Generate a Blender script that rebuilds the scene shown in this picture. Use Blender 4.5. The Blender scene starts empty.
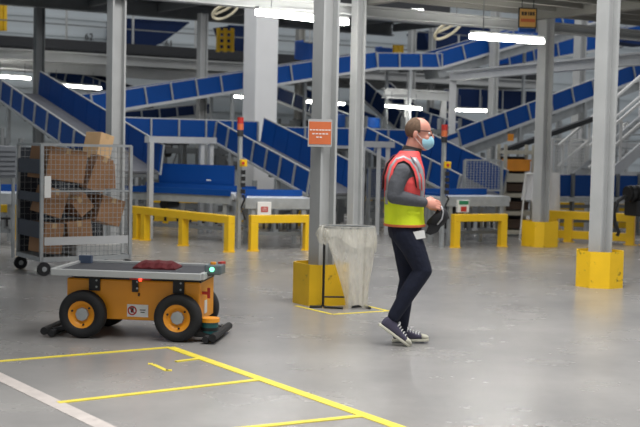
import bpy, bmesh, math, random
from mathutils import Vector, Matrix
random.seed(7)
scene = bpy.context.scene
COL = scene.collection
# ------------------------------------------------------------------ camera
F, CAMH, ROLL, OFF = 1213.0, 1.54, 0.0215, 72.0
cd = bpy.data.cameras.new('camera'); cam = bpy.data.objects.new('camera', cd); COL.objects.link(cam)
cd.sensor_width = 36.0; cd.lens = F / 640 * 36.0; cd.clip_start = .05; cd.clip_end = 200
cd.dof.use_dof = True; cd.dof.focus_distance = 9.6; cd.dof.aperture_fstop = 2.9
PITCH = math.atan(OFF / F)
CR = Matrix.Rotation(math.pi / 2 - PITCH, 3, 'X') @ Matrix.Rotation(ROLL, 3, 'Z')
cam.matrix_world = Matrix.Translation((0, 0, CAMH)) @ CR.to_4x4()
scene.camera = cam
# ------------------------------------------------------------------ world, lights, exposure
w = bpy.data.worlds.new('world'); scene.world = w; w.use_nodes = True
w.node_tree.nodes['Background'].inputs[0].default_value = (.93, .96, 1.0, 1)
w.node_tree.nodes['Background'].inputs[1].default_value = 0.34
vs = scene.view_settings
vs.view_transform = 'Standard'; vs.look = 'None'; vs.gamma = 1; vs.use_curve_mapping = False
vs.exposure = 0.24
def area(name, loc, size, power, color=(1, .98, .95)):
    l = bpy.data.lights.new(name, 'AREA'); l.shape = 'RECTANGLE'; l.size, l.size_y = size; l.energy = power; l.color = color
    o = bpy.data.objects.new(name, l); COL.objects.link(o); o.location = loc; o.rotation_euler = (0, 0, math.radians(33))
    return o
area('hall_roof_light', (1.0, 8.0, 8.5), (8, 6), 1250)
area('hall_roof_light', (-2.0, 21.5, 8.5), (9, 6), 260)
area('hall_roof_light', (7.0, 27.0, 8.5), (9, 6), 300)
# ------------------------------------------------------------------ frames
YAW = math.radians(33)
eB = Vector((math.cos(YAW), math.sin(YAW), 0)); eA = Vector((-math.sin(YAW), math.cos(YAW), 0)); Z = Vector((0, 0, 1))
CAM = Vector((0, 0, CAMH))
def ray(px, py): return CR @ Vector(((px - 320) / F, -(py - 213.5) / F, -1))
def at(px, py, D):
    r = ray(px, py); return CAM + r * (D / r.y)
def ground(px, py, z=0.0):
    r = ray(px, py); return CAM + r * ((z - CAMH) / r.z)
def along(P, e, px, py):
    n = Vector((-e.y, e.x, 0)); r = ray(px, py)
    return CAM + r * ((P - CAM).dot(n) / r.dot(n))
def RZ(a): return Matrix.Rotation(a, 4, 'Z')
# ------------------------------------------------------------------ materials
def lin(c):
    f = lambda v: v / 12.92 if v <= .04045 else ((v + .055) / 1.055) ** 2.4
    return tuple(f(v / 255) for v in c) + (1,)
MATS = {}
def mat(name, rgb, rough=.5, metal=0, var=0.0, scale=4.0, bump=0.0, bscale=60, emit=0, alpha=1, spec=.5, dirt=None, dirtscale=3):
    m = bpy.data.materials.new(name); m.use_nodes = True; nt = m.node_tree; N = nt.nodes; L = nt.links
    b = N['Principled BSDF']; c = lin(rgb)
    b.inputs['Base Color'].default_value = c; b.inputs['Roughness'].default_value = rough
    b.inputs['Metallic'].default_value = metal; b.inputs['Specular IOR Level'].default_value = spec
    if alpha < 1: b.inputs['Alpha'].default_value = alpha
    tc = N.new('ShaderNodeTexCoord')
    geo = N.new('ShaderNodeNewGeometry')
    if var or dirt:
        n = N.new('ShaderNodeTexNoise'); n.inputs['Scale'].default_value = scale; n.inputs['Detail'].default_value = 5
        L.new(geo.outputs['Position'], n.inputs['Vector'])
        r = N.new('ShaderNodeValToRGB'); r.color_ramp.elements[0].position = .3; r.color_ramp.elements[1].position = .7
        r.color_ramp.elements[0].color = tuple(v * (1 - var) for v in c[:3]) + (1,)
        r.color_ramp.elements[1].color = tuple(min(1, v * (1 + var * .6)) for v in c[:3]) + (1,)
        L.new(n.outputs['Fac'], r.inputs['Fac']); out = r.outputs['Color']
        if dirt:
            n2 = N.new('ShaderNodeTexNoise'); n2.inputs['Scale'].default_value = dirtscale; n2.inputs['Detail'].default_value = 8; n2.inputs['Roughness'].default_value = .7
            L.new(geo.outputs['Position'], n2.inputs['Vector'])
            r2 = N.new('ShaderNodeValToRGB'); r2.color_ramp.elements[0].position = .6; r2.color_ramp.elements[1].position = .68
            L.new(n2.outputs['Fac'], r2.inputs['Fac'])
            mx = N.new('ShaderNodeMixRGB'); L.new(r2.outputs['Color'], mx.inputs['Fac']); L.new(out, mx.inputs['Color1']); mx.inputs['Color2'].default_value = lin(dirt)
            out = mx.outputs['Color']
        L.new(out, b.inputs['Base Color'])
    if bump:
        n = N.new('ShaderNodeTexNoise'); n.inputs['Scale'].default_value = bscale; L.new(tc.outputs['Object'], n.inputs['Vector'])
        bp = N.new('ShaderNodeBump'); bp.inputs['Strength'].default_value = bump; bp.inputs['Distance'].default_value = .01
        L.new(n.outputs['Fac'], bp.inputs['Height']); L.new(bp.outputs['Normal'], b.inputs['Normal'])
    if emit:
        b.inputs['Emission Color'].default_value = c; b.inputs['Emission Strength'].default_value = emit
    MATS[name] = m
    return m
mat('steel', (176, 178, 178), .45, .0, .08, 3)
mat('steel_dark', (112, 116, 118), .5, 0, .12, 3)
mat('steel_warm', (166, 165, 160), .5, 0, .08, 2)
mat('ceil', (128, 127, 122), .6, 0, .08, 2)
mat('galv', (168, 172, 174), .38, .35, .15, 9)
mat('alu', (196, 198, 200), .35, .25, .06, 5)
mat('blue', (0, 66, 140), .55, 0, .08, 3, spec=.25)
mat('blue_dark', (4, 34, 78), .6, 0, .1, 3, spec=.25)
mat('blue_bright', (40, 96, 190), .4, 0, .06, 3)
mat('yellow', (236, 190, 22), .45, 0, .06, 5)
mat('yellow_guard', (236, 190, 22), .45, 0, .06, 5, dirt=(120, 98, 30), dirtscale=9)
mat('orange_robot', (238, 156, 36), .4, 0, .04, 6)
mat('black', (22, 22, 24), .5)
mat('rubber', (30, 30, 32), .75, 0, .15, 20, .3, 40)
mat('belt_grey', (104, 106, 112), .6, 0, .1, 4)
mat('belt_white', (206, 212, 220), .4, 0, .05, 4)
mat('deck_dark', (44, 46, 50), .7, 0, .15, 2)
mat('white', (232, 232, 230), .5, 0, .03, 4)
mat('wallpanel', (206, 214, 218), .6, 0, .05, .6)
mat('concrete_white', (238, 239, 240), .7, 0, .04, 1.5)
mat('red', (184, 44, 36), .5)
mat('red_dark', (92, 16, 24), .8, 0, .2, 30)
mat('orange_sign', (208, 108, 62), .6, 0, .05, 8)
mat('orange_tote', (236, 152, 40), .5, 0, .08, 8)
mat('yellow_sign', (222, 172, 92), .5, 0, .05, 8)
mat('card', (158, 118, 84), .8, 0, .1, 6)
mat('card_light', (206, 172, 130), .8, 0, .08, 6)
mat('tape', (196, 164, 120), .35)
mat('lamp', (255, 252, 244), .5, emit=26)
mat('green_led', (120, 255, 190), .5, emit=2)
mat('red_led', (255, 60, 40), .5, emit=2.5)
mat('teal', (30, 92, 92), .4)
mat('cable', (214, 206, 180), .5)
mat('brown', (78, 62, 52), .8, 0, .2, 6)
mat('clothwhite', (226, 226, 228), .85, 0, .05, 8)
mat('paint_yellow', (228, 208, 70), .55, 0, .15, 14)
mat('paint_white', (188, 180, 175), .7, 0, .12, 10, dirt=(146, 140, 138), dirtscale=12)
mat('shelf', (188, 184, 170), .6, 0, .05, 5)
# ------------------------------------------------------------------ mesh builder
class MB:
    def __init__(s, xf=None): s.v = []; s.f = []; s.xf = xf
    def add(s, vs, fs):
        k = len(s.v)
        if s.xf is not None: vs = [s.xf @ Vector(v) for v in vs]
        s.v += [tuple(v) for v in vs]; s.f += [tuple(i + k for i in f) for f in fs]; return s
    def hexa(s, c): return s.add(c, [(0, 3, 2, 1), (4, 5, 6, 7), (0, 1, 5, 4), (1, 2, 6, 5), (2, 3, 7, 6), (3, 0, 4, 7)])
    def box(s, c, d, R=None):
        c = Vector(c); h = [x / 2 for x in d]
        P = [Vector((x * h[0], y * h[1], z * h[2])) for z in (-1, 1) for x, y in ((-1, -1), (1, -1), (1, 1), (-1, 1))]
        if R is not None: P = [R @ p for p in P]
        return s.hexa([c + p for p in P])
    def bar(s, p, q, wd, ht, up=Z):          # box from p to q, width across, height along up
        p, q = Vector(p), Vector(q); d = (q - p).normalized(); sd = d.cross(up)
        if sd.length < 1e-4: sd = d.cross(Vector((0, 1, 0)))
        sd.normalize(); u = sd.cross(d)
        o = [(-1, -1), (1, -1), (1, 1), (-1, 1)]
        return s.hexa([e + sd * (a * wd / 2) + u * (b * ht / 2) for e in (p, q) for a, b in o])
    def cyl(s, p, q, r, n=12, r2=None, cap=True):
        p, q = Vector(p), Vector(q); r2 = r if r2 is None else r2; d = (q - p).normalized()
        a = d.orthogonal().normalized(); b = d.cross(a)
        V = [e + (a * math.cos(t) + b * math.sin(t)) * rr for e, rr in ((p, r), (q, r2)) for t in [2 * math.pi * i / n for i in range(n)]]
        Fs = [(i, (i + 1) % n, n + (i + 1) % n, n + i) for i in range(n)]
        if cap: Fs += [tuple(range(n))[::-1], tuple(range(n, 2 * n))]
        return s.add(V, Fs)
    def tube(s, pts, r, n=8, closed=False):
        pts = [Vector(p) for p in pts]; m = len(pts); V = []; Fs = []
        t0 = (pts[1] - pts[0]).normalized(); a = t0.orthogonal().normalized()
        for i, p in enumerate(pts):
            if closed: t = (pts[(i + 1) % m] - pts[i - 1]).normalized()
            else: t = (pts[min(i + 1, m - 1)] - pts[max(i - 1, 0)]).normalized()
            a = (a - t * a.dot(t)); a = a.normalized() if a.length > 1e-6 else t.orthogonal().normalized()
            b = t.cross(a)
            rr = r[i] if isinstance(r, (list, tuple)) else r
            V += [p + (a * math.cos(2 * math.pi * k / n) + b * math.sin(2 * math.pi * k / n)) * rr for k in range(n)]
        for i in range(m if closed else m - 1):
            j = (i + 1) % m
            Fs += [(i * n + k, i * n + (k + 1) % n, j * n + (k + 1) % n, j * n + k) for k in range(n)]
        if not closed: Fs += [tuple(range(n))[::-1], tuple(range((m - 1) * n, m * n))]
        return s.add(V, Fs)
    def lathe(s, prof, o, axis, n=32):       # prof: (radius, height along axis); closed profile loop
        o = Vector(o); d = Vector(axis).normalized(); a = d.orthogonal().normalized(); b = d.cross(a); m = len(prof)
        V = [o + d * h + (a * math.cos(2 * math.pi * k / n) + b * math.sin(2 * math.pi * k / n)) * r for r, h in prof for k in range(n)]
        Fs = [(i * n + k, i * n + (k + 1) % n, ((i + 1) % m) * n + (k + 1) % n, ((i + 1) % m) * n + k) for i in range(m) for k in range(n)]
        return s.add(V, Fs)
    def prism(s, poly, o, ux, uy, un, t):    # extruded outline: poly in (ux,uy), thickness t along un
        o, ux, uy, un = map(Vector, (o, ux, uy, un)); n = len(poly)
        V = [o + ux * x + uy * y + un * k for k in (0, t) for x, y in poly]
        Fs = [tuple(range(n))[::-1], tuple(range(n, 2 * n))] + [(i, (i + 1) % n, n + (i + 1) % n, n + i) for i in range(n)]
        return s.add(V, Fs)
    def ball(s, c, r, R=None, nu=16, nv=10):
        c = Vector(c); r = (r, r, r) if not isinstance(r, (tuple, list)) else r
        V = [Vector((0, 0, -r[2]))]
        for j in range(1, nv):
            ph = math.pi * j / nv - math.pi / 2
            V += [Vector((r[0] * math.cos(ph) * math.cos(2 * math.pi * i / nu), r[1] * math.cos(ph) * math.sin(2 * math.pi * i / nu), r[2] * math.sin(ph))) for i in range(nu)]
        V.append(Vector((0, 0, r[2])))
        Fs = [(0, 1 + (i + 1) % nu, 1 + i) for i in range(nu)]
        for j in range(nv - 2):
            Fs += [(1 + j * nu + i, 1 + j * nu + (i + 1) % nu, 1 + (j + 1) * nu + (i + 1) % nu, 1 + (j + 1) * nu + i) for i in range(nu)]
        T = len(V) - 1; Fs += [(T, 1 + (nv - 2) * nu + i, 1 + (nv - 2) * nu + (i + 1) % nu) for i in range(nu)]
        if R is not None: V = [R @ v for v in V]
        return s.add([c + v for v in V], Fs)
    def loft(s, rings):                      # rings: lists of equal length, closed, capped
        n = len(rings[0]); V = [p for r in rings for p in r]
        Fs = [(i * n + k, i * n + (k + 1) % n, (i + 1) * n + (k + 1) % n, (i + 1) * n + k) for i in range(len(rings) - 1) for k in range(n)]
        Fs += [tuple(range(n))[::-1], tuple(range((len(rings) - 1) * n, len(rings) * n))]
        return s.add(V, Fs)
    def mesh(s, name, m):
        me = bpy.data.meshes.new(name); me.from_pydata(s.v, [], s.f)
        bm = bmesh.new(); bm.from_mesh(me); bmesh.ops.recalc_face_normals(bm, faces=bm.faces); bm.to_mesh(me); bm.free()
        me.materials.append(MATS[m] if isinstance(m, str) else m); return me
    def build(s, name, m, parent=None, smooth=False, bevel=0, label=None, kind=None):
        org = Vector((0, 0, 0)) if parent is None else wloc(parent)
        if parent is None:
            lo = Vector([min(v[i] for v in s.v) for i in range(3)]); hi = Vector([max(v[i] for v in s.v) for i in range(3)])
            org = Vector(((lo.x + hi.x) / 2, (lo.y + hi.y) / 2, lo.z))
        s.v = [tuple(Vector(v) - org) for v in s.v]
        o = bpy.data.objects.new(name, s.mesh(name, m)); COL.objects.link(o)
        if parent is None: o.location = org
        else: o.parent = parent
        if smooth:
            for p in o.data.polygons: p.use_smooth = True
        if bevel:
            md = o.modifiers.new('bevel', 'BEVEL'); md.width = bevel; md.segments = 2; md.limit_method = 'ANGLE'
        if label: o['label'] = label
        if kind: o['kind'] = kind
        return o
def wloc(o):
    p = Vector((0, 0, 0))
    while o is not None: p += Vector(o.location); o = o.parent
    return p
def tag(o, label, cat, group=None):
    o['label'] = label; o['category'] = cat
    if group: o['group'] = group
    return o
def thing(name, label, cat, loc, group=None):
    o = bpy.data.objects.new(name, None); COL.objects.link(o); o.location = loc; o.empty_display_size = .1
    return tag(o, label, cat, group)
def clone(o, off, parent=None, label=None):
    c = o.copy(); COL.objects.link(c); c.location = Vector(o.location) + Vector(off); c.parent = parent if parent is not None else o.parent
    return c
def single(mb, name, m, label, cat, group=None, **k): return tag(mb.build(name, m, None, **k), label, cat, group)
# ================================================================== SETTING
def floor_material():
    m = bpy.data.materials.new('concrete_floor'); m.use_nodes = True; N = m.node_tree.nodes; L = m.node_tree.links; b = N['Principled BSDF']
    g = N.new('ShaderNodeNewGeometry')
    def noise(sc, det=6, ro=.6, stretch=None):
        n = N.new('ShaderNodeTexNoise'); n.inputs['Scale'].default_value = sc; n.inputs['Detail'].default_value = det; n.inputs['Roughness'].default_value = ro
        if stretch:
            mp = N.new('ShaderNodeMapping'); mp.inputs['Rotation'].default_value = (0, 0, -YAW); mp.inputs['Scale'].default_value = stretch
            L.new(g.outputs['Position'], mp.inputs['Vector']); L.new(mp.outputs['Vector'], n.inputs['Vector'])
        else: L.new(g.outputs['Position'], n.inputs['Vector'])
        return n
    def ramp(n, stops):
        r = N.new('ShaderNodeValToRGB'); e = r.color_ramp.elements
        e[0].position, e[0].color = stops[0][0], lin(stops[0][1]); e[1].position, e[1].color = stops[-1][0], lin(stops[-1][1])
        for p, c in stops[1:-1]: x = e.new(p); x.color = lin(c)
        L.new(n.outputs['Fac'], r.inputs['Fac']); return r
    r1 = ramp(noise(.55, 8, .62), [(.28, (132, 131, 130)), (.5, (148, 146, 144)), (.72, (164, 162, 159))])
    r2 = ramp(noise(3.2, 8, .65, (1, .35, 1)), [(.3, (244, 244, 244)), (.7, (255, 255, 255))])
    mx = N.new('ShaderNodeMixRGB'); mx.blend_type = 'MULTIPLY'; mx.inputs[0].default_value = .8
    L.new(r1.outputs[0], mx.inputs[1]); L.new(r2.outputs[0], mx.inputs[2])
    sp = ramp(noise(16, 2, .5), [(.72, (255, 255, 255)), (.8, (140, 138, 136))])
    mx2 = N.new('ShaderNodeMixRGB'); mx2.blend_type = 'MULTIPLY'; mx2.inputs[0].default_value = .6
    L.new(mx.outputs[0], mx2.inputs[1]); L.new(sp.outputs[0], mx2.inputs[2]); L.new(mx2.outputs[0], b.inputs['Base Color'])
    rr = N.new('ShaderNodeMapRange'); rr.inputs[3].default_value = .18; rr.inputs[4].default_value = .34
    L.new(noise(1.3, 5).outputs['Fac'], rr.inputs[0]); L.new(rr.outputs[0], b.inputs['Roughness'])
    bp = N.new('ShaderNodeBump'); bp.inputs['Strength'].default_value = .012; bp.inputs['Distance'].default_value = .02
    L.new(noise(30, 4).outputs['Fac'], bp.inputs['Height']); L.new(bp.outputs[0], b.inputs['Normal'])
    b.inputs['Specular IOR Level'].default_value = .45
    return m
fl = MB().box((0, 20, -.05), (70, 60, .1)).build('floor', floor_material()); fl['kind'] = 'structure'
# far wall: ribbed pale cladding, running along the building axis
W0 = Vector((0, 36, 0)); NW = -eA
wl = MB()
wl.bar(W0 - eB * 26 + Z * 5.5, W0 + eB * 24 + Z * 5.5, .2, 11)
wb = wl.build('wall_back', 'wallpanel'); wb['kind'] = 'structure'
rib0 = MB().bar(W0 - eB * 26 + NW * .13, W0 + eB * 24 + NW * .13, .06, .07)
for k in range(19):
    z = 1.0 + k * .45
    m = MB(); m.bar(W0 - eB * 26 + NW * .12 + Z * z, W0 + eB * 24 + NW * .12 + Z * z, .05, .09); m.build('cladding_rib', 'wallpanel', wb)

# ---- H-section columns on the building grid
C1 = ground(320.5, 303)
def G(i, j): return C1 + eB * (3.55 * i) + eA * (4.25 * j)
def hcol(mb, P, z0, z1, s=.175, t=.024):
    h = s / 2
    mb.bar(P - eB * (h - t / 2) + Z * z0, P - eB * (h - t / 2) + Z * z1, t, s, eA)
    mb.bar(P + eB * (h - t / 2) + Z * z0, P + eB * (h - t / 2) + Z * z1, t, s, eA)
    mb.bar(P + Z * z0, P + Z * z1, s - 2 * t, .016, eA)
    return mb
def column(P, label, s=.18, top=6.5, m='steel', group='steel columns of the hall', plate=True):
    P = Vector(P); P.z = 0
    t = thing('steel_column', label, 'column', P, group)
    hcol(MB(), P, 0, top, s).build('shaft', m, t)
    if plate: MB(Matrix.Translation(P) @ RZ(YAW)).box((0, 0, .0125), (s + .12, s + .12, .025)).build('base_plate', 'steel_dark', t)
    return t
CC3 = ground(598.8, 286); CC2 = ground(539.5, 246); CC1b = ground(353.5, 252); CC0 = ground(114, 258)
column(C1, 'grey steel column carrying the orange notice, beside the clear bin bag')
column(CC3, 'nearest grey steel column at the right edge, in a scuffed yellow guard')
column(CC2, 'grey steel column with white sheet hanging behind it', s=.18)
column(CC1b, 'slim grey steel column just behind the clear bin bag and orange notice column', s=.15)
column(CC0, 'grey steel column rising behind the roll cage of cardboard boxes', s=.185)
def guard(P, label, s=.5, h=.4, ch=.13):
    P = Vector(P); P.z = 0
    t = thing('column_guard', label, 'column guard', P, 'yellow column guards')
    H = s / 2; c = H - ch
    oct_ = [(-c, -H), (c, -H), (H, -c), (H, c), (c, H), (-c, H), (-H, c), (-H, -c)]
    X = Matrix.Translation(P) @ RZ(YAW)
    for i in range(8):
        a, b = Vector(oct_[i] + (0,)), Vector(oct_[(i + 1) % 8] + (0,))
        n = Vector(((a + b) / 2)).normalized()
        MB(X).hexa([a, b, b * .95, a * .95, a + Z * h, b + Z * h, b * .95 + Z * h, a * .95 + Z * h]).build('plate', 'yellow_guard', t)
    return t
guard(C1, 'scuffed yellow guard around the foot of the orange notice column', .45, .39, .08)
guard(CC3, 'scuffed yellow octagonal guard at the foot of the nearest right column', .51, .4, .15)
guard(CC2, 'plain yellow guard at the foot of the column with white sheet', .49, .39, .1)
# big white concrete column
P = at(258, 200, 23.9); P.z = 0
t = thing('concrete_column', 'wide white square concrete column behind the blue chutes', 'column', P)
MB(Matrix.Translation(P) @ RZ(YAW)).box((0, 0, 4), (.5, .5, 8)).build('shaft', 'concrete_white', t, bevel=.02)
MB(Matrix.Translation(P) @ RZ(YAW)).box((0, 0, .2), (.56, .56, .4)).build('plinth', 'yellow', t)
# back columns
for px, D, s, m, lb in [(38, 24.6, .18, 'steel_dark', 'dim blue grey steel column at the far left, left of number 62'),
                        (200, 25.0, .17, 'steel', 'pale steel column between number 61 and the yellow ladder frame'),
                        (408, 31.4, .16, 'steel', 'thin far steel column above and left of the masked person'),
                        (428, 32.6, .14, 'steel', 'thin far steel column right above the head of the masked person'),
                        (297, 31, .18, 'steel_warm', 'far steel column seen between white concrete column and notice column'),
                        (490, 28, .16, 'steel', 'far steel column behind the rising conveyor, right of masked person'),
                        (575, 27, .2, 'steel', 'far steel column between the two right columns')]:
    column(at(px, 200, D), lb, s, 4.1 if px in (38, 200) else 6.5, m, plate=False)

# ---- platform overhead at top right (seen from below)
def bw(b, a, z): return C1 + eB * b + eA * a + Z * z
zc = 3.7
c = MB(); c.hexa([bw(x, y, z) for z in (zc, zc + .12) for x, y in ((3.4, .9), (16, .9), (16, 4.5), (3.4, 4.5))])
ce = c.build('ceiling', 'ceil'); ce['kind'] = 'structure'
for k in range(7):
    y = 1.0 + k * .55
    MB().bar(bw(3.45, y, zc - .08), bw(16, y, zc - .08), .09, .16).build('joist', 'ceil', ce)
for k in range(5):
    x = 3.55 + k * 3.0
    MB().bar(bw(x, .95, zc - .12), bw(x, 4.4, zc - .12), .14, .24).build('girder', 'ceil', ce)
lw = MB(); lw.bar(bw(-11, -14, 5), bw(-11, 32, 5), .2, 10); lw = lw.build('wall_left_blocker', 'wallpanel'); lw['kind'] = 'structure'  # unseen wall, added to block ambient light from the left
c = MB(); c.hexa([bw(x, y, z) for z in (zc, zc + .12) for x, y in ((-10.9, -2.2), (-1.2, -2.2), (-1.2, 3.4), (-10.9, 3.4))])  # unseen overhead slab, added to shade the robot, roll cage and left floor
shade_slab = c.build('ceiling', 'ceil'); shade_slab['kind'] = 'structure'
for k in range(10): MB().bar(bw(-10.9, -2.0 + k * .55, zc - .08), bw(-1.25, -2.0 + k * .55, zc - .08), .09, .16).build('joist', 'ceil', shade_slab)
def ibeam(p, q, h, wdt, t=.03):
    return [MB().bar(p + Z * (h - t / 2), q + Z * (h - t / 2), wdt, t), MB().bar(p + Z * (t / 2), q + Z * (t / 2), wdt, t), MB().bar(p + Z * h / 2, q + Z * h / 2, .025, h - 2 * t)]
def beam_thing(name, label, p, q, h, wdt, m, group=None, posts=()):
    t = thing(name, label, 'beam', p, group)
    a = ibeam(p, q, h, wdt)
    a[0].build('flange', m, t); a[1].build('flange', m, t); a[2].build('web', m, t)
    for f in posts:
        P = p.lerp(q, f); MB().bar(Vector((P.x, P.y, 0)), P, .14, .14).build('post', m, t)
    return t
def Bz(P, z): return Vector((P.x, P.y, z))
# row beam over C0 .. C2
beam_thing('cross_beam', 'grey beam running over the tops of the second row of columns', Bz(CC0 - eB * 1.6, 3.3), Bz(CC2 + eB * 5, 3.3), .16, .18, 'steel', 'overhead steel beams')
# ================================================================== MEZZANINE
def mezz(label, P, z, b0, b1, depth, rail=True, toe=.22, m='steel', cat='platform'):
    o = Vector((P.x, P.y, 0)); t = thing('mezzanine_platform', label, cat, o + Z * z)
    q = lambda b, a, zz: o + eB * b + eA * a + Z * zz
    c = MB(); c.hexa([q(x, y, zz) for zz in (z - .05, z) for x, y in ((b0, 0), (b1, 0), (b1, depth), (b0, depth))]); c.build('deck', 'deck_dark', t)
    MB().bar(q(b0, -.02, z + toe / 2), q(b1, -.02, z + toe / 2), .03, toe).build('toe_board', 'deck_dark', t)
    a = ibeam(q(b0, 0, z - .28), q(b1, 0, z - .28), .23, .2)
    for i, x in enumerate(a): x.build(('flange', 'flange', 'web')[i], m, t)
    a = ibeam(q(b0, depth, z - .36), q(b1, depth, z - .36), .3, .2)
    for i, x in enumerate(a): x.build(('flange', 'flange', 'web')[i], m, t)
    n = int((b1 - b0) / 1.5)
    for k in range(n + 1):
        x = b0 + (b1 - b0) * k / n
        MB().bar(q(x, .1, z - .17), q(x, depth - .1, z - .17), .1, .18).build('joist', m, t)
        if rail: MB().bar(q(x, .05, z), q(x, .05, z + 1.05), .045, .045).build('rail_post', m, t)
    if rail:
        for zz in (.55, 1.05): MB().bar(q(b0, .05, z + zz), q(b1, .05, z + zz), .028, .028).build('handrail', 'steel_dark', t)
    return t
PM1 = at(120, 53, 27.5); PM2 = at(320, 23, 26)
mezz('lower mezzanine deck with dark edge below the numbers 61 and 62', PM1, PM1.z, -6, 13, 3.2)
mezz('upper steel gallery crossing the top of the hall', PM2, 4.5, -9, 3.5, 2.2, rail=False, toe=.2, m='steel_dark')
beam_thing('cross_beam', 'grey secondary beam hanging beneath the lower mezzanine deck', at(-40, 66, 26), along(at(-40, 66, 26), eB, 250, 86), .24, .2, 'steel', 'overhead steel beams')
p = at(384, 98, 27); q = along(p, eB, 450, 95)
beam_thing('cross_beam', 'pale grey beam above the head of the masked person', p, Bz(q, p.z), .22, .18, 'steel', 'overhead steel beams', (.35, .9))
p = at(450, 81, 26); q = at(650, 62, 19.8)
beam_thing('walkway_beam', 'light grey walkway beam rising behind the two right columns', p, Bz(q, p.z + .02), .2, .2, 'alu', 'overhead steel beams', (.02,))
# ================================================================== CONVEYORS
def conveyor(name, label, p0, p1, w=.9, hs=.34, n=8, legs=(), blue='blue', beltm='belt_grey', rail='alu', group='blue belt conveyors', strut=.028, deep=.055, farh=None, belly=False, leg_to=0.0, cat='conveyor'):
    p0, p1 = Vector(p0), Vector(p1); L = (p1 - p0).length; d = (p1 - p0) / L; s = d.cross(Z).normalized(); u = s.cross(d)
    t = thing(name, label, cat, Vector((p0.x, p0.y, 0 if legs else p0.z)), group)
    MB().bar(p0, p1, w, .03, u).build('belt', beltm, t)
    pl = L / n
    hs0 = hs
    for sg in (-1, 1):
        hs = farh if (farh and (s * sg).y > 0) else hs0
        base = p0 + s * sg * (w / 2 + .012)
        a = MB().bar(base + d * .008 + u * hs / 2, base + d * (pl - .008) + u * hs / 2, .022, hs, u).build('side_panel', blue, t)
        for k in range(1, n): clone(a, d * pl * k)
        b2 = p0 + s * sg * (w / 2 + .04)
        st = MB().bar(b2 + u * -.04, b2 + u * (hs + .005), strut, .03, d).build('strut', 'galv', t)
        for k in range(1, n + 1): clone(st, d * pl * k)
        MB().bar(base + u * (hs + .012), base + d * L + u * (hs + .012), .03, .014, u).build('top_rail', rail, t)
        MB().bar(base + s * sg * .02 - u * deep / 2, base + d * L + s * sg * .02 - u * deep / 2, .05, deep, u).build('bottom_rail', rail, t)
    for k in range(int(L / 1.2) + 1):
        c = p0 + d * min(L - .05, .05 + 1.2 * k) - u * .06
        MB().bar(c - s * w / 2, c + s * w / 2, .06, .06, u).build('cross_member', 'steel_dark', t)
    if belly:
        MB().bar(p0 - u * (deep + .11), p1 - u * (deep + .11), w * .8, .18, u).build('return_tray', 'galv', t)
    for f in legs:
        for sg in (-1, 1):
            c = p0 + d * L * f + s * sg * (w / 2 + .03) - u * deep
            MB().bar(Bz(c, leg_to), c, .06, .06, eA).build('leg', 'galv', t)
        c = p0 + d * L * f
        zz = leg_to + (c.z - leg_to) * .45
        MB().bar(Bz(c - s * w / 2, zz), Bz(c + s * w / 2, zz), .04, .04).build('leg_brace', 'galv', t)
    return t
# K1 long rising line above everything
k1a = at(84, 113.2, 23.2); k1b = at(366, 68, 27.0); k1c = at(430, 68, 28.0); k1d = at(600, 18, 30)
conveyor('inclined_conveyor', 'long blue conveyor rising left to right behind the white concrete column', k1a, k1b, .8, .33, 12, (.04, .45, .8))
conveyor('level_conveyor', 'short level blue conveyor with white plate, above the masked person', k1b, k1c, .8, .3, 3, (.5,))
conveyor('inclined_conveyor', 'blue conveyor climbing right from above the masked person behind the tube lamp', k1c, k1d, .8, .33, 7, (.6,), belly=True)
pl = at(391.5, 60, 27.0); 
single(MB().bar(pl - Vector((.2, .04, 0)), pl + Vector((.2, .04, 0)), .02, .14), 'name_plate', 'white', 'small white plate on the level blue conveyor', 'plate')
# chute sets
def chute(label, low, px, py, n=8, w=.9, hs=.34, ext=0, legs=(.3, .8)):
    up = along(low, eA, px, py); d = (up - low).normalized(); up = up + d * ext
    return conveyor('chute_conveyor', label, low + eB * w / 2, up + eB * w / 2, w, hs, n, legs, rail='steel', deep=.035, group='sloping blue chutes', farh=hs + .1), up
K2, k2u = chute('sloping blue chute at far left above the roll cage of boxes', at(104, 172, 18.4), 5, 102, 9, ext=.8)
K3, k3u = chute('sloping blue chute between white concrete column and notice column', at(309, 194, 18.9), 216, 141, 7)
K4, k4u = chute('sloping blue chute directly behind the masked person', at(458, 196, 19.6), 364, 146, 7)
o = k3u
conveyor('level_conveyor', 'level blue conveyor line behind the pale portal frame', o - eB * 1.75 + eA * .52, o + eB * .9 + eA * .52, .8, .36, 5, (.1, .6))
o = k4u
conveyor('level_conveyor', 'level blue conveyor line behind the slim column', o - eB * 1.2 + eA * .48, o + eB * 1.2 + eA * .48, .7, .3, 4, (.2, .8))
p = at(448, 146, 23); q = along(p, eB, 660, 66)
conveyor('inclined_conveyor', 'blue conveyor rising right behind both right columns', p, q, .7, .31, 10, (.25, .55, .85), belly=True, farh=.1)
p = at(500, 152, 22); q = along(p, eB, 592, 119)
single(MB().bar(p, q, .12, .09), 'cable_tray', 'deck_dark', 'dark sloping cable tray under the conveyor rising right', 'cable tray')
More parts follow.
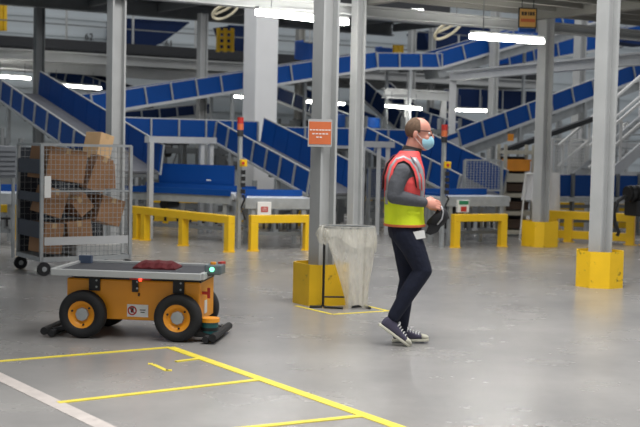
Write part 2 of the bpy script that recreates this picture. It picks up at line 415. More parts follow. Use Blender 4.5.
# far dark conveyors
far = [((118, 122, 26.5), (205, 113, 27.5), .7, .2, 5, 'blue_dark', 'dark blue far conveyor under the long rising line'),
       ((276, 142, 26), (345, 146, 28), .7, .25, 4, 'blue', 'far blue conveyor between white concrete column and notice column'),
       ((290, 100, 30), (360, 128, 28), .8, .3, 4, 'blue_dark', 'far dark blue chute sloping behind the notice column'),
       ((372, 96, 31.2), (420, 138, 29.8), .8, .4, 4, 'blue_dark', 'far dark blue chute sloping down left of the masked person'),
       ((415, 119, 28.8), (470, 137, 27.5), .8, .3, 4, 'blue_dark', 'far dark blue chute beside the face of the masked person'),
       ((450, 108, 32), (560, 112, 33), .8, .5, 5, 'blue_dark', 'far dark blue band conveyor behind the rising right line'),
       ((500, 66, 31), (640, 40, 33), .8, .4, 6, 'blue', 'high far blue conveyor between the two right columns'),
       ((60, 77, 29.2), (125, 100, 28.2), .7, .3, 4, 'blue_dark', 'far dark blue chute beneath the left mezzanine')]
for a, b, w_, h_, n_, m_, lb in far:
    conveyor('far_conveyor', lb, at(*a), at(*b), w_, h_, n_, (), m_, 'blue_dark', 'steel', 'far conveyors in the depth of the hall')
# T conveyors: floor level receiving belts with a control box
def receiving(label, p0, p1, w, blab, panel=False, boxat=.25):
    p0, p1 = Vector(p0), Vector(p1); p1.z = p0.z; d = (p1 - p0).normalized(); s = d.cross(Z); L = (p1 - p0).length   # s points toward viewer
    if s.y > 0: s = -s
    t = thing('receiving_conveyor', label, 'conveyor', Bz(p0, 0), 'receiving belts behind the yellow barriers')
    c = lambda x, y, z: p0 + d * x - s * y + Z * z
    MB().hexa([c(x, y, z) for z in (-.03, .01) for x, y in ((0, 0), (L, 0), (L, w), (0, w))]).build('belt', 'belt_white', t)
    MB().bar(c(0, -.02, -.06), c(L, -.02, -.06), .04, .15).build('side_frame', 'galv', t)
    MB().bar(c(0, w + .02, -.06), c(L, w + .02, -.06), .04, .15).build('side_frame', 'galv', t)
    MB().bar(c(0, w + .02, .06), c(L, w + .02, .06), .05, .1).build('blue_guide', 'blue', t)
    MB().bar(c(0, -.01, .02), c(0, w, .02), .05, .07).build('blue_guide', 'blue', t)
    MB().cyl(c(L, 0, -.03), c(L, w, -.03), .05, 14).build('end_roller', 'alu', t)
    MB().cyl(c(0, 0, -.03), c(0, w, -.03), .05, 14).build('end_roller', 'alu', t)
    for x in (.12, L - .12):
        for y in (.02, w - .02): MB().bar(Bz(c(x, y, 0), 0), c(x, y, -.1), .06, .06, d).build('leg', 'galv', t)
        MB().bar(Bz(c(x, 0, 0), .22), Bz(c(x, w, 0), .22), .04, .04).build('leg_brace', 'galv', t)
    MB().bar(Bz(c(.1, .05, 0), .2), Bz(c(L - .1, .05, 0), .2), .04, .05).build('stretcher', 'steel_dark', t)
    m = MB()
    for k in range(9): m.bar(Bz(c(.1 + (L - .2) * k / 8, .1, 0), .26), Bz(c(.1 + (L - .2) * k / 8, .1, 0), .36), .03, .03, d)
    m.bar(Bz(c(.1, .1, 0), .37), Bz(c(L - .1, .1, 0), .37), .03, .03); m.build('cable_chain', 'black', t)
    MB().cyl(c(L * .35, .15, -.2), c(L * .35, .5, -.2), .07, 14).build('drive_motor', 'black', t)
    return t, c, s, d, L
p0 = at(120, 190, 19.0); p1 = at(232, 194.6, 18.09)
T1, c, s, d, L = receiving('long blue rimmed receiving belt behind the long yellow barrier', p0, p1, .7, None)
MB().hexa([c(x, .75 + y, z) for z in (0, .42) for x, y in ((.22, 0), (L - .42, 0), (L - .42, .03), (.3, .03))]).build('back_panel', 'blue', T1)
MB().hexa([c(x, .745 + y, z) for z in (.17, .19) for x, y in ((L * .55, 0), (L * .59, 0), (L * .59, .003), (L * .55, .003))]).build('label_plate', 'white', T1)
MB().bar(c(.1, -.05, .03), c(L, -.05, .03), .04, .09).build('blue_guide', 'blue', T1)
T2, c2, s2, d2, L2 = receiving('short receiving belt behind the small barrier left of the notice column', at(245, 199, 17.3), at(312, 200, 17.5), .75, None)
T3, c3, s3, d3, L3 = receiving('short receiving belt behind the small barrier right of masked person', at(444, 197.5, 18.3), at(508, 199.5, 18.8), .6, None)
T0, c0, s0, d0, L0 = receiving('receiving belt cut by the left edge behind the roll cage', at(-50, 194, 16.6), at(22, 197, 16.9), .75, None)
for (T, cc, ss, dd, px, lb) in ((T2, c2, s2, d2, .27, 1), (T3, c3, s3, d3, .3, 2)):
    o = cc(px, -.055, -.13)
    b = MB().bar(o - dd * .1, o + dd * .1, .06, .19).build('control_box', 'white', T, bevel=.006)
    o2 = o + ss * .033
    if lb == 2: MB().bar(o2 - dd * .085 + Z * .055, o2 + dd * .085 + Z * .055, .004, .06).build('green_field', mat('green_paint', (40, 130, 90), .5), b)
    MB().bar(o2 - dd * .05 - Z * .01 * (1 if lb == 1 else 4), o2 + dd * .05 - Z * .01 * (1 if lb == 1 else 4), .004, .075).build('red_button_field', 'red', b)
    if lb == 1:
        for k in range(2): MB().bar(o2 - dd * .03 + Z * (.005 - .025 * k) + ss * .003, o2 + dd * .03 + Z * (.005 - .025 * k) + ss * .003, .003, .008).build('button_mark', 'white', b)
# portal frame over T1
o0 = at(150, 198, 18.55); o1 = at(210, 198, 19.9)
t = thing('portal_frame', 'pale grey portal frame standing over the long receiving belt', 'frame', Bz(o0, 0))
zt = at(149, 142, 18.3).z
MB().bar(Bz(o0, 0), Bz(o0, zt), .09, .07, eB).build('post', 'alu', t)
MB().bar(Bz(o1, 0), Bz(o1, zt), .08, .07, eB).build('post', 'alu', t)
m_ = Bz(o0.lerp(o1, .84), 0); MB().bar(m_, Bz(m_, zt), .07, .07, eB).build('post', 'alu', t)
MB().bar(Bz(o0, zt + .04) - Vector((.06, 0, 0)), Bz(o1, zt + .04) + Vector((.06, 0, 0)), .09, .1).build('lintel', 'alu', t)
p = at(388, 198, 20.5); q = at(362, 198, 20)
t = thing('portal_frame', 'pale portal frame between slim column and masked person', 'frame', Bz(q, 0))
zt = at(388, 147, 20.5).z
for f in (0, .6, .95): P_ = q.lerp(p, f); MB().bar(Bz(P_, 0), Bz(P_, zt), .07, .07).build('post', 'alu', t)
MB().bar(Bz(q, zt + .04), Bz(p, zt + .04) + Vector((.06, 0, 0)), .09, .1).build('lintel', 'alu', t)
# yellow barriers
def barrier(label, pts, posts, h, sec=.11, low=False):
    t = thing('safety_barrier', label, 'barrier', Bz(pts[0], 0), 'yellow safety barriers')
    a, b = Bz(pts[0], 0), Bz(pts[1], 0); d = (b - a).normalized()
    MB().bar(a + Z * (h - sec / 2) - d * sec / 2, b + Z * (h - sec / 2) + d * sec / 2, sec, sec).build('top_beam', 'yellow', t, bevel=.006)
    for f in posts:
        P_ = a.lerp(b, f); MB().bar(P_, P_ + Z * (h - sec), sec, sec, d).build('post', 'yellow', t, bevel=.006)
        MB(Matrix.Translation(P_)).box((0, 0, .006), (sec + .05, sec + .05, .012), None).build('foot_plate', 'yellow', t)
    if low: MB().bar(a + Z * .12, b + Z * .12, sec * .8, sec).build('lower_beam', 'yellow', t, bevel=.006)
    return t
h = .5
b0 = ground(133, 238.6); b1 = ground(229, 252)
barrier('long yellow barrier receding left beside the roll cage', (b0, b1), (.05, .14, .55, 1), h)
barrier('small yellow barrier just left of the notice column', (ground(253, 251), ground(307, 250)), (.0, 1), h)
barrier('small yellow barrier just right of the masked person', (ground(455, 247.5), ground(502, 246.5)), (.0, 1), h)
barrier('yellow barrier at the left edge behind the roll cage', (ground(-40, 236), ground(20, 239)), (.0, .97), h)
barrier('yellow double beam barrier behind the nearest right column', (ground(553, 241), ground(630, 245)), (.0, .2, 1), h, .13, True)
barrier('yellow barrier cut off by the right edge', (ground(645, 245.5), ground(695, 248)), (.0, 1), h, .13, True)
barrier('farther yellow barrier under the blue panels at right', (ground(556, 229), ground(650, 232)), (.0, .5, 1), h, .13, True)
barrier('distant yellow barrier behind the slim column', (ground(352, 221.5), ground(420, 222.5)), (.0, .5, 1), h, .1)
barrier('distant yellow barrier behind the receiving belt left of notice column', (ground(150, 225), ground(300, 226)), (.1, .5, 1), h, .1, True)
# ================================================================== FLOOR MARKINGS
SN = [0]
def stripe(p, q, wd, label, m='paint_yellow', name='floor_line'):
    SN[0] += 1; e = .0006 * SN[0] if m == 'paint_yellow' else 0
    return single(MB().bar(p + Z * (.0015 + e / 2), q + Z * (.0015 + e / 2), wd, .003 + e), name, m, label, 'floor marking', 'painted lines on the concrete floor')
cr = ground(170, 347.5)
stripe(ground(-60, 366.2), cr, .05, 'thin yellow floor line in front of the robot, running off the left edge')
stripe(cr, ground(440, 442), .075, 'broad yellow floor line running diagonally from the robot to the lower edge')
stripe(ground(58, 403), ground(263, 379.5), .05, 'middle thin yellow floor line meeting the diagonal line')
stripe(ground(200, 433), ground(365, 416), .05, 'thin yellow floor line at the lower edge meeting the diagonal line')
stripe(ground(-40, 358), ground(150, 449), .105, 'wide worn white floor stripe in the lower left corner', 'paint_white')
stripe(ground(176, 362), ground(199, 359), .035, 'short faded yellow dash beside the diagonal line')
t = thing('floor_mark', 'small broken yellow hook mark on the floor inside the marked bay', 'floor marking', ground(155, 366), 'painted lines on the concrete floor')
MB().bar(ground(148, 364) + Z * .0015, ground(153, 364) + Z * .0015, .05, .003).build('stroke', 'paint_yellow', t)
MB().bar(ground(153, 364.5) + Z * .0015, ground(167, 371) + Z * .0015, .035, .003).build('stroke', 'paint_yellow', t)
MB().bar(ground(166, 370.5) + Z * .0015, ground(172, 370.5) + Z * .0015, .05, .003).build('stroke', 'paint_yellow', t)
t = thing('floor_mark', 'yellow outline painted on the floor around the bin bag stand', 'floor marking', ground(340, 310), 'painted lines on the concrete floor')
q4 = [ground(*p) for p in ((296, 306), (332.5, 314.5), (388, 311), (362, 305))]
for i in range(3): MB().bar(q4[i] + Z * .0015, q4[i + 1] + Z * .0015, .035, .003).build('stroke', 'paint_yellow', t)
# ================================================================== ROBOT
gl, gr = ground(80, 339), ground(177, 342)
mid = (gl + gr) / 2; ry = math.radians(-7); hw = (gr - gl).length / 2
RX = Matrix.Translation(mid) @ RZ(ry)
rb = thing('transport_robot', 'orange four wheeled transport robot with a flat grey deck', 'robot', mid)
RM = lambda: MB(RX)
RM().box((.0, .36, .295), (1.05, .5, .31)).build('body', 'orange_robot', rb, bevel=.012)
RM().box((.03, .36, .465), (1.0, .48, .04)).build('spacer', 'black', rb)
dk = RM().box((-0.015, .325, .505), (1.14, .7, .02)).build('deck', mat('deck_rubber', (58, 60, 66), .7, 0, .1, 8), rb)
for a, b in (((-.595, -.04), (.565, -.04)), ((-.595, .69), (.565, .69))):
    RM().bar((a[0], a[1], .508), (b[0], b[1], .508), .035, .05).build('deck_rail', 'steel', rb, bevel=.004)
for x in (-.595, .565): RM().bar((x, -.02, .508), (x, .67, .508), .035, .05).build('deck_rail', 'steel', rb, bevel=.004)
RM().box((-.54, .62, .545), (.1, .05, .06)).build('deck_stop', mat('slate', (70, 84, 108), .6), rb)
def wheel(x, y, out):
    w_ = RM().lathe([(.105, -.05), (.15, -.057), (.174, -.048), (.183, -.025), (.183, .025), (.174, .048), (.15, .057), (.105, .05)], (x, y, .183), (0, 1, 0), 40).build('wheel', 'rubber', rb, smooth=True)
    RM().lathe([(.0, .01 * out), (.06, .012 * out), (.08, .03 * out), (.108, .045 * out), (.108, -.03 * out), (0, -.03 * out)], (x, y, .183), (0, 1, 0), 32).build('hub', 'orange_robot', w_)
    RM().lathe([(.0, .035 * out), (.048, .035 * out), (.053, .028 * out), (.053, 0), (0, 0)], (x, y, .183), (0, 1, 0), 8).build('hub_cap', 'galv', w_)
    for k in range(3):
        a = 2.1 * k + .7
        RM().cyl((x + .078 * math.cos(a), y + .03 * out, .183 + .078 * math.sin(a)), (x + .078 * math.cos(a), y + .042 * out, .183 + .078 * math.sin(a)), .008, 8).build('bolt', 'black', w_)
for x in (-hw, hw):
    wheel(x, .045, -1); wheel(x, .67, 1)
for x in (-.3, .02, .36):
    b = RM().box((x, .1, .42), (.085 if x != .02 else .045, .02, .12)).build('bracket', 'black', rb)
    for zz in (.39, .44): RM().cyl((x + .018, .092, zz), (x + .018, .086, zz), .008, 10).build('screw', 'galv', b)
RM().bar((.05, .105, .35), (.05, .095, .33), .012, .012).build('hook', 'black', rb)
RM().box((.09, .0, .478), (.16, .05, .02)).build('tail_light', 'red', rb)
RM().box((.095, -.028, .474), (.022, .008, .03)).build('light_point', 'red_led', rb)
st = RM().box((.04, .106, .215), (.165, .006, .095)).build('warning_sticker', 'white', rb)
RM().lathe([(.026, -.001), (.036, -.001), (.036, -.003), (.026, -.003)], (-.002, .103, .215), (0, 1, 0), 24).build('prohibition_ring', 'red', st)
RM().box((-.002, .1015, .213), (.022, .002, .026)).build('hand_palm', 'black', st)
for k in range(4): RM().box((-.011 + k * .0062, .1015, .231), (.0042, .002, .016)).build('hand_finger', 'black', st)
RM().bar((-.026, .1, .24), (.022, .1, .19), .004, .007).build('prohibition_bar', 'red', st)
for k in range(2): RM().box((.08, .1015, .222 - .018 * k), (.045 - .012 * k, .002, .006)).build('print_line', 'black', st)
# operator unit, lever, sensor, bumpers
cu = RM().box((.625, .17, .55), (.13, .17, .075)).build('operator_unit', mat('unit_grey', (92, 104, 108), .45), rb, bevel=.012)
RM().bar((.54, .17, .51), (.62, .17, .52), .1, .03).build('unit_arm', 'black', cu)
RM().cyl((.62, .085, .555), (.62, .077, .555), .018, 14).build('start_button', 'green_led', cu)
RM().cyl((.615, .15, .588), (.615, .15, .605), .022, 14).build('stop_button', 'orange_tote', cu)
RM().bar((.655, .2, .592), (.675, .26, .592), .03, .02).build('red_switch', 'red', cu)
lv = RM().bar((.52, .19, .36), (.575, .19, .36), .025, .022).build('lever', 'red', rb)
RM().bar((.575, .19, .32), (.575, .19, .4), .02, .02).build('grip', 'red', lv)
RM().box((.527, .3, .24), (.006, .09, .1)).build('front_sticker', 'white', rb)
ls = RM().cyl((.6, .13, .05), (.6, .13, .15), .065, 20).build('scanner', 'teal', rb, smooth=False)
RM().cyl((.6, .13, .15), (.6, .13, .18), .075, 20).build('scanner_cap', 'orange_robot', ls)
RM().cyl((.6, .13, .085), (.6, .13, .11), .067, 20).build('scanner_window', 'black', ls)
RM().box((.55, .13, .06), (.12, .1, .05)).build('scanner_bracket', 'black', rb)
for sx in (1, -1):
    x = .655 * sx
    b = RM().tube([(x, -.03, .05), (x, .28, .05), (x, .6, .05)], .03, 10).build('bumper', 'rubber', rb, smooth=False)
    RM().tube([(x - .055 * sx, -.03, .035), (x - .055 * sx, .6, .035)], .026, 10).build('inner_bar', 'rubber', b)
    for y in (.08, .5): RM().bar((x, y, .04), (.36 * sx, y, .1), .04, .03).build('bumper_arm', 'black', b)
# red pad on the deck
pm = MB(RX); n = 10; g = [[(-.06 + .34 * i / n, .3 + .24 * j / 6, .525 + .05 * (math.sin(math.pi * i / n) ** .15) * (math.sin(math.pi * (j + .001) / 6.002) ** .4) + .006 * math.sin(i * 2.1 + j)) for j in range(7)] for i in range(n + 1)]
V = [p for r in g for p in r] + [(p[0], p[1], .516) for r in g for p in r]; K = (n + 1) * 7
Fs = []
for i in range(n):
    for j in range(6):
        a = i * 7 + j; Fs += [(a, a + 1, a + 8, a + 7), (K + a, K + a + 7, K + a + 8, K + a + 1)]
bd = [i * 7 for i in range(n + 1)] + [n * 7 + j for j in range(1, 7)] + [i * 7 + 6 for i in range(n - 1, -1, -1)] + [j for j in range(5, 0, -1)]
for i in range(len(bd)): a, b = bd[i], bd[(i + 1) % len(bd)]; Fs.append((a, b, K + b, K + a))
pm.add(V, Fs); single(pm, 'folded_cloth', 'red_dark', 'dark red folded cloth lying on the robot deck', 'cloth')
# ================================================================== ROLL CAGE
cg0 = ground(41, 276); CX = Matrix.Translation(cg0) @ RZ(YAW); CM = lambda: MB(CX)
cw, cdp, ch = 1.05, .76, 1.44
cg = thing('roll_cage', 'wire mesh roll cage on castors packed with cardboard boxes', 'roll cage', cg0)
CM().box((cw / 2, cdp / 2, .175), (cw, cdp, .03)).build('base', 'galv', cg)
for a, b in (((0, 0), (cw, 0)), ((0, cdp), (cw, cdp)), ((0, 0), (0, cdp)), ((cw, 0), (cw, cdp))):
    CM().bar((a[0], a[1], .18), (b[0], b[1], .18), .035, .05).build('base_rail', 'galv', cg)
    CM().bar((a[0], a[1], ch), (b[0], b[1], ch), .028, .028).build('top_rail', 'galv', cg)
for x, y in ((0, 0), (cw, 0), (0, cdp), (cw, cdp)):
    CM().bar((x, y, .16), (x, y, ch), .035, .035, (1, 0, 0)).build('corner_post', 'galv', cg)
    c_ = CM().cyl((x + .03 if x == 0 else x - .03, y + .015, .075), (x + .03 if x == 0 else x - .03, y - .02, .075), .075, 20).build('castor', 'rubber', cg)
    xx = x + .03 if x == 0 else x - .03
    CM().bar((xx, y + .03, .05), (xx, y + .03, .16), .05, .012, (1, 0, 0)).build('castor_fork', 'galv', c_)
    CM().cyl((xx, y - .021, .075), (xx, y - .026, .075), .028, 12).build('castor_hub', 'galv', c_)
def meshpanel(a, b, z0, z1, sp=.052, r=.0028):
    m = MB(CX); a, b = Vector(a), Vector(b); n = int((b - a).length / sp)
    for k in range(1, n):
        p = a.lerp(b, k / n); m.cyl((p.x, p.y, z0), (p.x, p.y, z1), r, 4, cap=False)
    k = int((z1 - z0) / sp)
    for i in range(1, k):
        z = z0 + (z1 - z0) * i / k; m.cyl((a.x, a.y, z), (b.x, b.y, z), r, 4, cap=False)
    o = m.build('wire_mesh', 'galv', cg); o['kind'] = 'stuff'
meshpanel((0, 0, 0), (cw, 0, 0), .2, ch); meshpanel((cw, 0, 0), (cw, cdp, 0), .2, ch, .07); meshpanel((.0, cdp, 0), (cw, cdp, 0), .2, ch, .07)
CM().bar((0, 0, .93), (cw, 0, .93), .02, .02).build('mid_rail', 'galv', cg)
CM().bar((.03, -.012, .38), (cw - .03, -.012, .38), .012, .09).build('plate_rail', 'alu', cg)
CM().box((.06, -.022, .98), (.075, .006, .24)).build('document_pocket', 'white', cg)
CM().box((cw / 2, cdp + .02, .8), (cw, .015, 1.2)).build('shade_sheet', mat('cage_shade', (48, 54, 64), .6), cg)  # dark sheet added in place of the shade inside the cage
for z, h_ in ((1.2, .16), (.86, .1), (.5, .18)): CM().box((.0, cdp * .5, z), (.02, cdp - .06, h_)).build('side_slat', mat('slat_blue', (46, 54, 70), .5) if 'slat_blue' not in MATS else 'slat_blue', cg)
def cbox(u, v, z, dx, dy, dz, tilt, yaw, label, m='card'):
    R_ = Matrix.Rotation(yaw, 4, 'Z') @ Matrix.Rotation(tilt, 4, 'Y')
    X = CX @ Matrix.Translation((u, v, z)) @ R_
    bx = thing('cardboard_box', label, 'box', X.to_translation(), 'parcels in the roll cage')
    MB(X).box((0, 0, 0), (dx, dy, dz)).build('carton', m, bx, bevel=.004)
    if m != 'white':
        MB(X).box((0, 0, dz / 2 + .0005), (.05, dy, .002)).build('tape_strip', 'tape', bx)
        MB(X).box((0, -dy / 2 - .0005, dz / 2 - .03), (.05, .002, .06)).build('tape_end', 'tape', bx)
r_ = math.radians
cbox(.29, .3, 1.22, .46, .5, .36, r_(8), r_(4), 'large brown box at the upper left of the roll cage')
cbox(.72, .2, 1.12, .2, .27, .4, r_(20), r_(-4), 'brown box leaning in the upper middle of the roll cage')
cbox(.88, .55, 1.08, .28, .36, .29, r_(-3), r_(2), 'brown box under the box that sticks out of the roll cage')
cbox(.87, .53, 1.42, .21, .26, .31, r_(14), r_(20), 'light brown box sticking out on top of the roll cage', 'card_light')
cbox(.2, .3, .8, .26, .4, .3, r_(18), r_(-5), 'brown box at the middle left of the roll cage')
cbox(.5, .27, .77, .2, .36, .2, r_(-38), r_(6), 'tipped brown box in the centre of the roll cage')
cbox(.84, .28, .7, .3, .4, .3, r_(16), r_(4), 'large tilted brown box at the lower right of the roll cage')
cbox(.49, .28, .48, .28, .42, .22, r_(-6), r_(-4), 'flat brown box low in the middle of the roll cage')
cbox(.165, .3, .4, .23, .4, .34, r_(5), r_(3), 'upright brown box at the lower left of the roll cage')
cbox(.7, .33, .26, .54, .5, .12, r_(0), r_(2), 'flat white parcel on the floor of the roll cage', 'white')
# grey cart behind at left edge
P = ground(-6, 259); X = Matrix.Translation(P) @ RZ(YAW)
t = thing('grey_container', 'grey ribbed container cut by the left edge beside the roll cage', 'container', P)
MB(X).box((0, .4, 1.2), (.62, .6, .4)).build('shell', mat('cont_grey', (128, 132, 138), .6, 0, .05, 4), t, bevel=.01)
for k in range(6): MB(X).box((0, .09, 1.05 + k * .06), (.6, .02, .03)).build('rib', 'cont_grey', t)
for x, y in ((-.28, .12), (.28, .12), (-.28, .68), (.28, .68)): MB(X).box((x, y, .5), (.035, .035, 1.0)).build('leg', 'galv', t)
# ================================================================== BIN BAG STAND
bg = ground(345, 308); BX = Matrix.Translation(bg); k = 108.0
bs = thing('bin_stand', 'black metal bin stand with wire hoop beside the notice column', 'stand', bg)
ringc = (0.01, 0.0, .755)
SM = lambda: MB(BX)
SM().tube([(-.205, .0, .03), (-.205, .0, .76)], .012, 8).build('upright', 'black', bs)
SM().tube([(.17, .14, .02), (.19, .14, .76)], .01, 8).build('upright', 'black', bs)
SM().tube([(-.33, -.04, .012), (-.22, -.04, .014), (-.205, 0, .03), (-.19, -.06, .014), (-.02, -.09, .012)], .012, 8).build('foot', 'black', bs)
SM().tube([(-.2, .0, .1), (.0, .02, .1)], .008, 8).build('brace', 'black', bs)
SM().tube([(.06, -.02, .014), (.17, .1, .012), (.23, -.06, .012)], .012, 8).build('foot', 'black', bs)
SM().tube([(ringc[0] + .245 * math.cos(a), .17 * math.sin(a), ringc[2]) for a in [2 * math.pi * i / 28 for i in range(28)]], .009, 8, True).build('hoop', 'steel_dark', bs)
def plastic():
    m = bpy.data.materials.new('clear_plastic'); m.use_nodes = True; N = m.node_tree.nodes; L = m.node_tree.links; N.remove(N['Principled BSDF'])
    g = N.new('ShaderNodeTexCoord'); n = N.new('ShaderNodeTexNoise'); n.inputs['Scale'].default_value = 8; n.inputs['Detail'].default_value = 5
    mp = N.new('ShaderNodeMapping'); mp.inputs['Scale'].default_value = (2.4, 2.4, .7); L.new(g.outputs['Object'], mp.inputs['Vector']); L.new(mp.outputs[0], n.inputs['Vector'])
    mr = N.new('ShaderNodeMapRange'); mr.inputs[1].default_value = .35; mr.inputs[2].default_value = .7; mr.inputs[3].default_value = .3; mr.inputs[4].default_value = .7
    L.new(n.outputs['Fac'], mr.inputs[0])
    bp = N.new('ShaderNodeBump'); bp.inputs['Strength'].default_value = .7; bp.inputs['Distance'].default_value = .03; L.new(n.outputs['Fac'], bp.inputs['Height'])
    df, tl, gl_, tr = N.new('ShaderNodeBsdfDiffuse'), N.new('ShaderNodeBsdfTranslucent'), N.new('ShaderNodeBsdfGlossy'), N.new('ShaderNodeBsdfTransparent')
    for s_ in (df, tl): s_.inputs['Color'].default_value = lin((246, 243, 232)); L.new(bp.outputs[0], s_.inputs['Normal'])
    gl_.inputs['Roughness'].default_value = .25; L.new(bp.outputs[0], gl_.inputs['Normal'])
    a = N.new('ShaderNodeMixShader'); a.inputs[0].default_value = .5; L.new(df.outputs[0], a.inputs[1]); L.new(tl.outputs[0], a.inputs[2])
    b = N.new('ShaderNodeMixShader'); b.inputs[0].default_value = .22; L.new(a.outputs[0], b.inputs[1]); L.new(gl_.outputs[0], b.inputs[2])
    c = N.new('ShaderNodeMixShader'); L.new(mr.outputs[0], c.inputs[0]); L.new(tr.outputs[0], c.inputs[1]); L.new(b.outputs[0], c.inputs[2])
    L.new(c.outputs[0], N['Material Output'].inputs['Surface']); MATS['plastic'] = m
plastic()
def sheet_rings(rings, m=None):
    m = m or MB(BX); n = len(rings[0]); V = [p for r in rings for p in r]
    m.add(V, [(i * n + j, i * n + (j + 1) % n, (i + 1) * n + (j + 1) % n, (i + 1) * n + j) for i in range(len(rings) - 1) for j in range(n)]); return m
rng = random.Random(3); nA = 48
ph = [rng.uniform(0, 6.28) for _ in range(6)]
rings = []
for i in range(15):
    f = i / 14; z = .765 - f * .74
    cx = .01 + .1 * f ** .7; rx = .24 * (1 - f) ** 1.35 + .1 * f ** .6; ry_ = .175 * (1 - f) + .1 * f
    rings.append([(cx + rx * math.cos(a) * (1 + f * .12 * math.sin(5 * a + ph[0] + f * 2) + .05 * math.sin(9 * a + ph[1] - 4 * f)), ry_ * math.sin(a) * (1 + f * .15 * math.sin(4 * a + ph[2] + 3 * f) + .05 * math.sin(11 * a + ph[3])), z + .02 * f * math.sin(3 * a)) for a in [2 * math.pi * j / nA for j in range(nA)]])
bag = sheet_rings(rings).build('bin_bag', 'plastic', None, smooth=True); tag(bag, 'clear plastic bin bag hanging tapered from the wire hoop', 'bag')
sk = []
for i in range(6):
    f = i / 5
    sk.append([(.01 + (.252 + .022 * math.sin(f * 2.6) + .012 * f * math.sin(7 * a)) * math.cos(a) , (.178 + .02 * f) * math.sin(a) * (1 + .06 * f * math.sin(8 * a + 1)), .77 - f * (.15 + .075 * math.cos(a) + .025 * math.sin(5 * a + 2))) for a in [2 * math.pi * j / nA for j in range(nA)]])
sheet_rings(sk).build('folded_rim', 'plastic', bag, smooth=True)
kn = MB(BX); rngk = random.Random(5); rk = []
for j in range(9):
    f = j / 8; rr = .055 * math.sin(math.pi * (f * .9 + .05)) + .008
    rk.append([(-.225 + .02 * f + rr * math.cos(a) * (1 + .3 * math.sin(4 * a + j)), -.06 + rr * .7 * math.sin(a), .765 - .17 * f + .01 * math.sin(3 * a + j)) for a in [2 * math.pi * i / 20 for i in range(20)]])
sheet_rings(rk, kn).build('gathered_end', 'plastic', bag, smooth=True)
# ================================================================== SIGNS
sd = at(320, 133, 11.36); SX = Matrix.Translation(sd) @ RZ(r_(12)); k = 11.36 / F
t = thing('notice_sign', 'square orange notice with white border fixed to the column', 'sign', sd)
MB(SX).box((0, 0, 0), (24.5 * k, .006, 27.5 * k)).build('board', 'steel', t)
MB(SX).box((0, -.0045, .0), (22.5 * k, .003, 22.5 * k)).build('orange_print', 'orange_sign', t)
for w_, z, x in ((22, 3.0, 0), (17, -.8, 0), (6.5, -4.2, -1)):
    n_ = max(1, int(w_ / 3)); u = w_ / n_
    for i in range(n_): MB(SX).box(((x - w_ / 2 + u * (i + .5)) * k, -.0065, z * k), (u * .72 * k, .002, 1.1 * k)).build('print_mark', 'white', t)
sd = at(527.5, 18, 17.0); SX = Matrix.Translation(sd) @ RZ(r_(10)); k = 17 / F
t = thing('hanging_sign', 'yellow framed sign hanging below the platform above the right tube lamp', 'sign', sd)
MB(SX).box((0, 0, 0), (19 * k, .02, 20 * k)).build('frame', 'deck_dark', t)
MB(SX).box((0, -.012, 0), (16.5 * k, .006, 17.5 * k)).build('face', 'yellow_sign', t)
for x0, w_ in ((-6, 2.6), (-3, 2.6), (0, 1.2), (2.5, 2.6), (5.3, 2)): MB(SX).box(((x0 + .6) * k, -.016, 4.2 * k), (w_ * k, .003, 3.6 * k)).build('dark_mark', 'brown', t)
MB(SX).box((0, -.016, -2.5 * k), (15 * k, .003, 3.2 * k)).build('red_band', 'orange_sign', t)
MB(SX).box((0, 0, -12.5 * k), (18 * k, .02, 4.5 * k)).build('blue_strip', 'blue', t)
for x in (-6, 6): MB(SX).bar((x * k, 0, 10 * k), (x * k, 0, 10 * k + .12), .01, .01, (1, 0, 0)).build('hanger', 'deck_dark', t)
def digits(txt, px, py, hpx, lb):
    P = along(W0 + NW * .16, eB, px, py); D = P.y
    cu_ = bpy.data.curves.new('num', 'FONT'); cu_.body = txt; cu_.size = hpx * D / F / .7; cu_.extrude = .004; cu_.align_x = 'CENTER'; cu_.align_y = 'CENTER'
    o = bpy.data.objects.new('num', cu_); COL.objects.link(o); dg = bpy.context.evaluated_depsgraph_get()
    me = bpy.data.meshes.new_from_object(o.evaluated_get(dg)); bpy.data.objects.remove(o)
    X = Matrix((( eB.x, 0, -eA.x, P.x), (eB.y, 0, -eA.y, P.y), (eB.z, 1, -eA.z, P.z), (0, 0, 0, 1)))
    me.transform(Matrix.Translation(-P) @ X); me.materials.clear(); me.materials.append(MATS['black'])
    o = bpy.data.objects.new('wall_number', me); COL.objects.link(o); o.location = P
    tag(o, lb, 'number', 'bay numbers on the far wall')
digits('62', 89, 37, 6.5, 'black number sixty-two on the pale wall at far left'); digits('61', 169, 44, 6.5, 'black number sixty-one on the wall beside the dark blue hopper')
